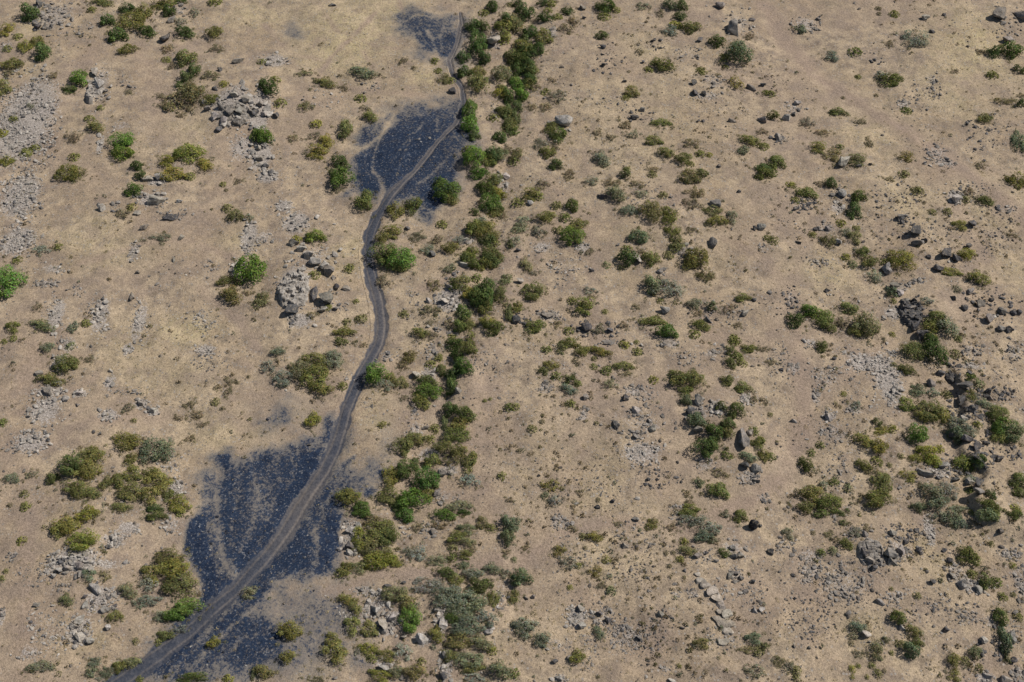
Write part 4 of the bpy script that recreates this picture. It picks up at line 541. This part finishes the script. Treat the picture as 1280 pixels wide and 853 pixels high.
for e in plants:
    u, v, w, h, code = e; kd = KIND[code[0]]
    counts[kd] = counts.get(kd, 0)+1
    if counts[kd] > 290 or w*h < 62: leftovers.append(e); continue
    p, W, D, H = fit(e, TALL[code[0]]*rs.uniform(.9, 1.1))
    hb = habit(code); L = 0 if w*h > 620 else 1 if w*h > 190 else 2; me, st = LIB[hb, L, rs.randrange(NVAR)]
    c = np.array(PAL[code[0]])*.64+np.array(PAL[code[-1]])*.36; c = c*rs.uniform(.86, 1.14)*np.array([rs.uniform(.93, 1.07), 1, rs.uniform(.9, 1.1)])
    if w < 17: k_ = .34*(17-w)/9+.08; c = c*(1-k_)+np.array((.175, .155, .09))*k_       # the small ones are half dried up
    if L < 2:
        o = bpy.data.objects.new(kd, None); COL.objects.link(o); o.empty_display_size = .2
        f = link('foliage', me, o); f.color = (*c, 1); link('stem', st, o)
    else:
        o = link(kd, me); o.color = (*c, 1)
    o.location = p; o.rotation_euler = (0, 0, rs.choice((0, math.pi))+rs.uniform(-.2, .2)); o.scale = (W*1.06, D*1.06, H*1.05)
    size = 'broad' if w > 31 else 'large' if w > 23 else 'medium' if w > 16 else 'small' if w > 11 else 'tiny'
    shape = 'low wide' if w/h > 1.75 else 'upright' if h/w > 1.12 else 'rounded' if w/h < 1.2 else ''
    things.append((o, f'{size} {WORD[code]} {shape}'.strip(), KWORD[kd], u, v)); o['category'] = 'shrub'
    o['group'] = dict(green_shrub='green shrubs of the gully and slope', olive_shrub='olive shrubs scattered over the slope', sage_shrub='grey sage shrubs', dry_shrub='dry brown bushes')[kd]
label_all(things)

# ---------------------------------------------------------------- scattered scrub tufts: nobody could count them
def in_view(n, r):
    u = r.uniform(-60, 1340, n); v = -20+(r.uniform(0, 1, n))*905; return flat(np.stack([u, v], -1))
def leafstuff(name, xy, wid, hgt, cols, per, leaf, seed, flatness=.5):
    r = np.random.default_rng(seed); n = len(xy); z = height(xy[:, 0], xy[:, 1])
    a = r.uniform(0, 2*math.pi, (n, per)); q = r.uniform(0, 1, (n, per))**.8*.5
    P = np.stack([xy[:, None, 0]+np.cos(a)*q*wid[:, None], xy[:, None, 1]+np.sin(a)*q*wid[:, None], z[:, None]+hgt[:, None]*(1-(q*2)**2)*r.uniform(.35, 1, (n, per))+.02], -1).reshape(-1, 3)
    Nn = np.stack([(np.cos(a)*q*1.6).ravel(), (np.sin(a)*q*1.6).ravel(), np.full(n*per, flatness+.3)], -1)+r.normal(size=(n*per, 3))*.4
    Nn /= np.linalg.norm(Nn, axis=1)[:, None]; t1 = np.cross(Nn, r.normal(size=Nn.shape)); t1 /= np.linalg.norm(t1, axis=1)[:, None]; t2 = np.cross(Nn, t1)
    s = (np.repeat(wid, per)*leaf*r.uniform(.6, 1.4, n*per))[:, None]
    V = np.stack([P-t1*s, P-t2*s*.6, P+t1*s, P+t2*s*.6], 1).reshape(-1, 3); F = np.arange(len(V)).reshape(-1, 4)
    C = np.repeat(cols, per, 0)*r.uniform(.65, 1.35, (n*per, 1)); return link(name, make_mesh(name, V, F, M_STUFF_LEAF, np.repeat(C, 4, 0)))
# the smallest surveyed plants, past the ones built one by one
if leftovers:
    fits = [fit(e, .4) for e in leftovers]
    xy = np.array([f[0][:2] for f in fits]); wd = np.array([(f[1]+f[2])/2 for f in fits]); hg = np.array([f[3] for f in fits])
    lc = np.array([np.array(PAL[e[4][0]])*.6+np.array(PAL[e[4][-1]])*.4 for e in leftovers])
    o = leafstuff('small_scrub', xy, wd*1.05, hg, lc*1.1, 110, .075, 5); o['kind'] = 'stuff'; o['label'] = 'smallest low scrub clumps scattered over the dry slope'
r5 = np.random.default_rng(15); xy = in_view(26000, r5)
dens = fbm(xy[:, 0]/7, xy[:, 1]/7, 61, 4); side = sstep(-22, 18, xy[:, 0])
ct, tt, yt, _, dd, _ = zones(xy[:, 0], xy[:, 1])
keep = (r5.uniform(size=len(xy)) < (.07+.93*sstep(.49, .66, dens))*(.30+.60*side)) & (ct < .35) & (tt < .2) & (dd < .5)
xy = xy[keep]; n = len(xy); wd = .13+.60*r5.uniform(size=n)**3.2
mixc = r5.uniform(size=(n, 1)); tc = np.where(mixc < .55, np.array([[.135, .105, .062]]), np.where(mixc < .82, np.array([[.11, .10, .045]]), np.array([[.12, .125, .085]])))
o = leafstuff('dry_tufts', xy, wd, wd*.4, tc*r5.uniform(.8, 1.45, (n, 1)), 22, .13, 25); o['kind'] = 'stuff'; o['label'] = 'tiny dry herb tufts scattered over the bare soil'
# low litter and seedlings round the foot of each shrub
r8 = np.random.default_rng(18); bx = []; bw = []; bc = []
for o_, *_ in things:
    for _ in range(8):
        a_ = r8.uniform(0, 6.28); q_ = r8.uniform(.35, .85); bx.append((o_.location.x+math.cos(a_)*q_*o_.scale.x, o_.location.y+math.sin(a_)*q_*o_.scale.y)); bw.append(r8.uniform(.12, .34)*min(2.2, max(.9, o_.scale.x*.5)))
        cc_ = np.array(PAL['b'])*.6+np.array(PAL[r8.choice(list('oosb'))])*.4; bc.append(cc_*r8.uniform(.7, 1.15))
bw = np.array(bw)*1.6; o = leafstuff('shrub_litter', np.array(bx), bw, bw*.28, np.array(bc), 26, .10, 29); o['kind'] = 'stuff'; o['label'] = 'brown litter and low seedlings round the shrub bases'
# bleached grass
r6 = np.random.default_rng(16); xy = in_view(60000, r6); ct, tt, yt, _, dd, _ = zones(xy[:, 0], xy[:, 1])
pb = np.clip(.05+.9*yt+.03*((ct > .25) & (ct < .95)), 0, 1)*(tt < .15)*(1-ct); xy = xy[r6.uniform(size=len(xy)) < pb*.40]; n = len(xy)
o = leafstuff('dry_grass', xy, .3+.25*r6.uniform(size=n), np.full(n, .12), np.array([[.44, .355, .21]])*r6.uniform(.6, 1.05, (n, 1)), 9, .11, 26, .9); o['kind'] = 'stuff'; o['label'] = 'bleached dry grass in thin yellow patches'

# ---------------------------------------------------------------- rocks
def rock_mesh(name, seed, sub, cuts, slab=False):
    r = np.random.default_rng(seed); bm = bmesh.new(); bmesh.ops.create_icosphere(bm, subdivisions=sub, radius=1.0)
    V = np.array([v.co for v in bm.verts])
    for _ in range(cuts):                                         # cleave flat faces
        d = r.normal(size=3); d /= np.linalg.norm(d); k = r.uniform(.32, .72); t = V@d; V = V-np.maximum(t-k, 0)[:, None]*d
    off = r.uniform(0, 50, 3); nz = (fbm(V[:, 0]*1.6+off[0]+V[:, 2]*.7, V[:, 1]*1.6+off[1]-V[:, 2]*.9, seed, 3)-.5)*.55
    V = V*(1+nz)[:, None]
    if slab: V[:, 2] = np.clip(V[:, 2]*1.4, -.5, .45+.05*nz)
    lo, hi = V.min(0), V.max(0); V = (V-(lo+hi)/2)/(hi-lo); V[:, 2] += .5-.27
    for v, c in zip(bm.verts, V): v.co = c
    me = bpy.data.meshes.new(name); bm.to_mesh(me); bm.free(); me.materials.append(M_STONE); return me
ROCKLIB = [rock_mesh('boulder', 300+k, 3, 11+k % 5) for k in range(14)]; SLABLIB = [rock_mesh('slab', 400+k, 3, 8, True) for k in range(4)]; ROUND = rock_mesh('round_boulder', 500, 3, 2)
TONE = dict(l=(.325, .292, .255), m=(.215, .192, .168), k=(.088, .083, .082), f=(.30, .262, .220), x=(.02, .02, .023))  # k: dark rock, often painted-in shade; x: boulder's shaded face made its colour
TWORD = dict(l='pale grey', m='mid-grey', k='dark grey', f='pale flat', x='black')
TB = {}
rock_things = []; rr = random.Random(11)
for e in sorted(parse(ROCKS), key=lambda e: -e[2]*e[3]):
    u, v, w, h, code = e; p, W, D, H = fit(e, .28 if code == 'f' else .62 if code != 'x' else .85)
    big = w*h > 150
    nm = 'rock_slab' if code == 'f' else 'boulder' if big else 'rock'
    me = rr.choice(SLABLIB) if code == 'f' else ROUND if code == 'x' else rr.choice(ROCKLIB)
    o = link(nm, me); o.location = p; o.scale = (W*1.22, D*1.2, H*1.2) if code == 'f' else (W*.86, D*.88, H*1.32); o.rotation_euler = (rr.uniform(-.12, .12), rr.uniform(-.12, .12), rr.choice((0, math.pi))+rr.uniform(-.25, .25))
    c = np.array(TONE[code])*rr.uniform(.82, 1.2)*np.array([rr.uniform(.97, 1.05), 1, rr.uniform(.94, 1.04)]); o.color = (*c, 1)
    size = 'big' if w*h > 320 else 'large' if w*h > 190 else 'medium' if w*h > 105 else 'small' if w*h > 55 else 'tiny'
    shape = 'wide' if w/h > 1.6 else 'tall' if h/w > 1.15 else 'blocky' if w/h < 1.2 else 'angular'
    if code == 'x': adj, kd = 'rounded black', 'boulder'
    elif code == 'f': adj, kd = f'{size} {TWORD[code]}', 'slab'
    else: adj, kd = f'{size} {shape} {TWORD[code]}', nm
    o['category'] = 'slab' if code == 'f' else 'rock'; o['group'] = 'flat slabs laid in a row' if code == 'f' else 'boulders and rocks on the slope'
    if code == 'x': o['label'] = 'rounded black boulder alone on bare tan ground'
    else: rock_things.append((o, adj, kd, u, v))
label_all(rock_things)

# bedrock breaking through the soil
def outcrop(u, v, ru, rv, H, tone, seed, label):
    c = ground_pt(u, v); m = metres_per_px(c); Rx, Ry = ru*m, rv*m/.8; n, k = 110, 44
    a = np.linspace(0, 2*math.pi, n, endpoint=False)[None]*np.ones((k, 1)); q = np.linspace(0, 1, k)[:, None]*np.ones((1, n))
    edge = .74+.75*(fbm(np.cos(a)*1.7+seed, np.sin(a)*1.7, seed, 3)-.25); X = np.cos(a)*q*edge*Rx; Y = np.sin(a)*q*edge*Ry
    wx = X+.5*(fbm(X/.8, Y/.8, seed+9, 2)-.5); wy = Y+.5*(fbm(X/.8+7, Y/.8, seed+10, 2)-.5)
    cx_, cy_ = np.floor(wx/.85+.5*np.floor(wy/.6)), np.floor(wy/.6); blk = _hash(cx_, cy_, seed); blk2 = _hash(np.floor(wx/.42), np.floor(wy/.38), seed+3)          # joint blocks, each stood at its own height
    Z = (H*(.25+.95*blk)+.26*(blk2-.4)+.34*(fbm(X/.55, Y/.55, seed+5, 3)-.5))*(1-sstep(.72, 1., q))-.16*sstep(.82, 1., q)
    G = height(X.ravel()+c[0], Y.ravel()+c[1])-c[2]; V = np.stack([X.ravel(), Y.ravel(), Z.ravel()+G+.02], -1); I = np.arange(n*k).reshape(k, n); I2 = np.roll(I, -1, 1)
    F = np.stack([I[:-1], I[1:], I2[1:], I2[:-1]], -1).reshape(-1, 4)
    o = link('rock_outcrop', make_mesh('rock_outcrop', V, F, M_STONE)); o.location = c; o.color = (*TONE[tone], 1); o['label'] = label; o['category'] = 'rock outcrop'; o['group'] = 'bedrock outcrops'
outcrop(366, 362, 23, 29, .55, 'l', 41, 'broad pale grey broken outcrop left of the track, the largest one')
outcrop(1090, 692, 20, 18, .18, 'm', 43, 'grey jointed outcrop on the slope near the bottom right')
outcrop(119, 113, 12, 17, .45, 'l', 45, 'narrow pale outcrop beside the bright shrub at upper left')
outcrop(296, 140, 24, 18, .25, 'm', 47, 'grey outcrop under the boulder pile at top left')
outcrop(97, 703, 24, 11, .40, 'l', 49, 'low pale outcrop under the stone heap at lower left')
outcrop(1138, 392, 17, 20, .5, 'k', 51, 'dark jointed outcrop beside the dark thicket at right')
# loose stones, thousands of them
def stone_bases(k):
    out = []
    for i in range(k):
        r = np.random.default_rng(700+i); bm = bmesh.new(); bmesh.ops.create_icosphere(bm, subdivisions=1 if i < 3 else 2, radius=.5)
        V = np.array([v.co for v in bm.verts]); F = np.array([[v.index for v in f.verts] for f in bm.faces]); bm.free()
        for _ in range(7):
            d = r.normal(size=3); d /= np.linalg.norm(d); t = V@d; V = V-np.maximum(t-r.uniform(.2, .4), 0)[:, None]*d
        V *= 1+r.normal(0, .05, (len(V), 1)); V /= (V.max(0)-V.min(0)); out.append((V, F))
    return out
SB = stone_bases(6)
def stones(name, xy, size, cols, seed, big_ok=True):
    r = np.random.default_rng(seed); z = height(xy[:, 0], xy[:, 1]); VV = []; FF = []; CC = []; base = 0
    pick = np.where(size > .55, r.integers(3, 6, len(xy)), r.integers(0, 3, len(xy)))
    for k, (V, F) in enumerate(SB):
        m = np.where(pick == k)[0]
        if not len(m): continue
        a = r.uniform(0, 6.28, len(m)); ca, sa = np.cos(a)[:, None], np.sin(a)[:, None]
        sx = size[m]*r.uniform(.8, 1.25, len(m)); sy = size[m]*r.uniform(.6, 1.0, len(m)); sz = size[m]*r.uniform(.32, .62, len(m))
        X = V[None, :, 0]*sx[:, None]; Y = V[None, :, 1]*sy[:, None]; Z = V[None, :, 2]*sz[:, None]
        tl = r.normal(0, .25, (len(m), 1)); Z = Z+X*tl
        P = np.stack([xy[m, 0, None]+X*ca-Y*sa, xy[m, 1, None]+X*sa+Y*ca, z[m, None]+Z+sz[:, None]*.26], -1).reshape(-1, 3)
        VV.append(P); FF.append((F[None]+(np.arange(len(m))*len(V))[:, None, None]).reshape(-1, 3)+base); base += len(P); CC.append(np.repeat(cols[m], len(V), 0))
    o = link(name, make_mesh(name, np.concatenate(VV), np.concatenate(FF), M_STUFF_STONE, np.concatenate(CC))); o['kind'] = 'stuff'; return o
r7 = np.random.default_rng(17); XY = []; SZ = []; CL = []
for ox, oy, k, txt in RUBBLE:
    for e in txt.split(';'):
        a = e.split(); x, y, w, h, s, den = [float(q) for q in a[:6]]
        n = int(den/100*(math.pi/4*w*h)/(s*s)*2.6); t = r7.uniform(0, 6.28, n); q = np.sqrt(r7.uniform(0, 1, n))*(1+.25*r7.normal(size=n)*.6)
        uv = np.stack([ox+(x+np.cos(t)*q*w/2)/k, oy+(y+np.sin(t)*q*h/2)/k], -1); xy = flat(uv)
        sz = s*.80/k*metres_per_px(np.concatenate([xy, np.zeros((n, 1))], 1))*np.clip(r7.lognormal(-.12, .55, n), .35, 2.6)
        keep = fbm(xy[:, 0]/1.3, xy[:, 1]/1.3, 88, 2) > .36; XY.append(xy[keep]); SZ.append(sz[keep])
        b = np.array(TONE[a[6]]); mix = r7.uniform(size=(n, 1)); c = b*r7.uniform(.7, 1.25, (n, 1)); c = np.where(mix < .16, np.array(TONE['k'])*1.2, c); CL.append(c[keep])
o = stones('rubble_stones', np.concatenate(XY), np.concatenate(SZ), np.concatenate(CL), 31); o['label'] = 'loose grey rubble lying in patches between the boulders'
xy = in_view(60000, r7); dens = fbm(xy[:, 0]/6+3, xy[:, 1]/6, 44, 4); side = sstep(-30, 12, xy[:, 0]); ct, tt, yt, _, dd, _ = zones(xy[:, 0], xy[:, 1])
keep = (r7.uniform(size=len(xy)) < (.05+.95*sstep(.47, .66, dens))*(.35+.65*side)*(1-.7*yt)*(1-.6*dd)) & (tt < .3); xy = xy[keep]; n = len(xy)
sz = np.clip(.10*r7.lognormal(.0, .60, n), .05, .6); mix = r7.uniform(size=(n, 1))
cl = np.where(mix < .45, np.array([[.10, .085, .074]]), np.where(mix < .8, np.array([[.19, .168, .148]]), np.array([[.32, .29, .255]])))*r7.uniform(.75, 1.2, (n, 1))
o = stones('scattered_stones', xy, sz, cl, 37); o['label'] = 'small stones strewn thinly over the bare soil'
# clinker on the scorched patches
xy = in_view(16000, r7); ct, tt, *_ = zones(xy[:, 0], xy[:, 1]); xy = xy[(r7.uniform(size=len(xy)) < ct*1.1-.25) & (tt < .4)]; n = len(xy); mix = r7.uniform(size=(n, 1))
cl = np.where(mix < .52, np.array([[.022, .027, .042]]), np.where(mix < .96, np.array([[.13, .14, .16]]), np.array([[.26, .25, .24]])))*r7.uniform(.6, 1.3, (n, 1))
o = stones('dark_clinker', xy, np.clip(.13*r7.lognormal(0, .5, n), .06, .45), cl, 39); o['label'] = 'dark blue-grey clinker strewn over the scorched patches'

# ---------------------------------------------------------------- light
SUN_EL = math.radians(47); sd = np.array([1.0, .42]); az = math.atan2(sd[0], sd[1])
S = Vector((math.sin(az)*math.cos(SUN_EL), math.cos(az)*math.cos(SUN_EL), math.sin(SUN_EL)))
sun = bpy.data.lights.new('sun', 'SUN'); sun.energy = 4.2; sun.angle = math.radians(.53); sun.color = (1, .962, .905)
so = bpy.data.objects.new('sun', sun); COL.objects.link(so); so.location = S*200; so.rotation_euler = S.to_track_quat('Z', 'Y').to_euler()
w = bpy.data.worlds.new('World'); scene.world = w; w.use_nodes = True; nt = w.node_tree; nt.nodes.clear()
sky = nt.nodes.new('ShaderNodeTexSky'); sky.sky_type = 'NISHITA'; sky.sun_disc = False; sky.sun_elevation = SUN_EL; sky.sun_rotation = az
bg = nt.nodes.new('ShaderNodeBackground'); bg.inputs[1].default_value = .058; wo = nt.nodes.new('ShaderNodeOutputWorld')
nt.links.new(sky.outputs[0], bg.inputs[0]); nt.links.new(bg.outputs[0], wo.inputs[0])
scene.view_settings.view_transform = 'Standard'; scene.view_settings.look = 'None'; scene.view_settings.exposure = 0.2; scene.view_settings.gamma = 1
scene.view_settings.use_curve_mapping = False
scene.render.engine = 'CYCLES'; scene.render.resolution_x = 1024; scene.render.resolution_y = 682
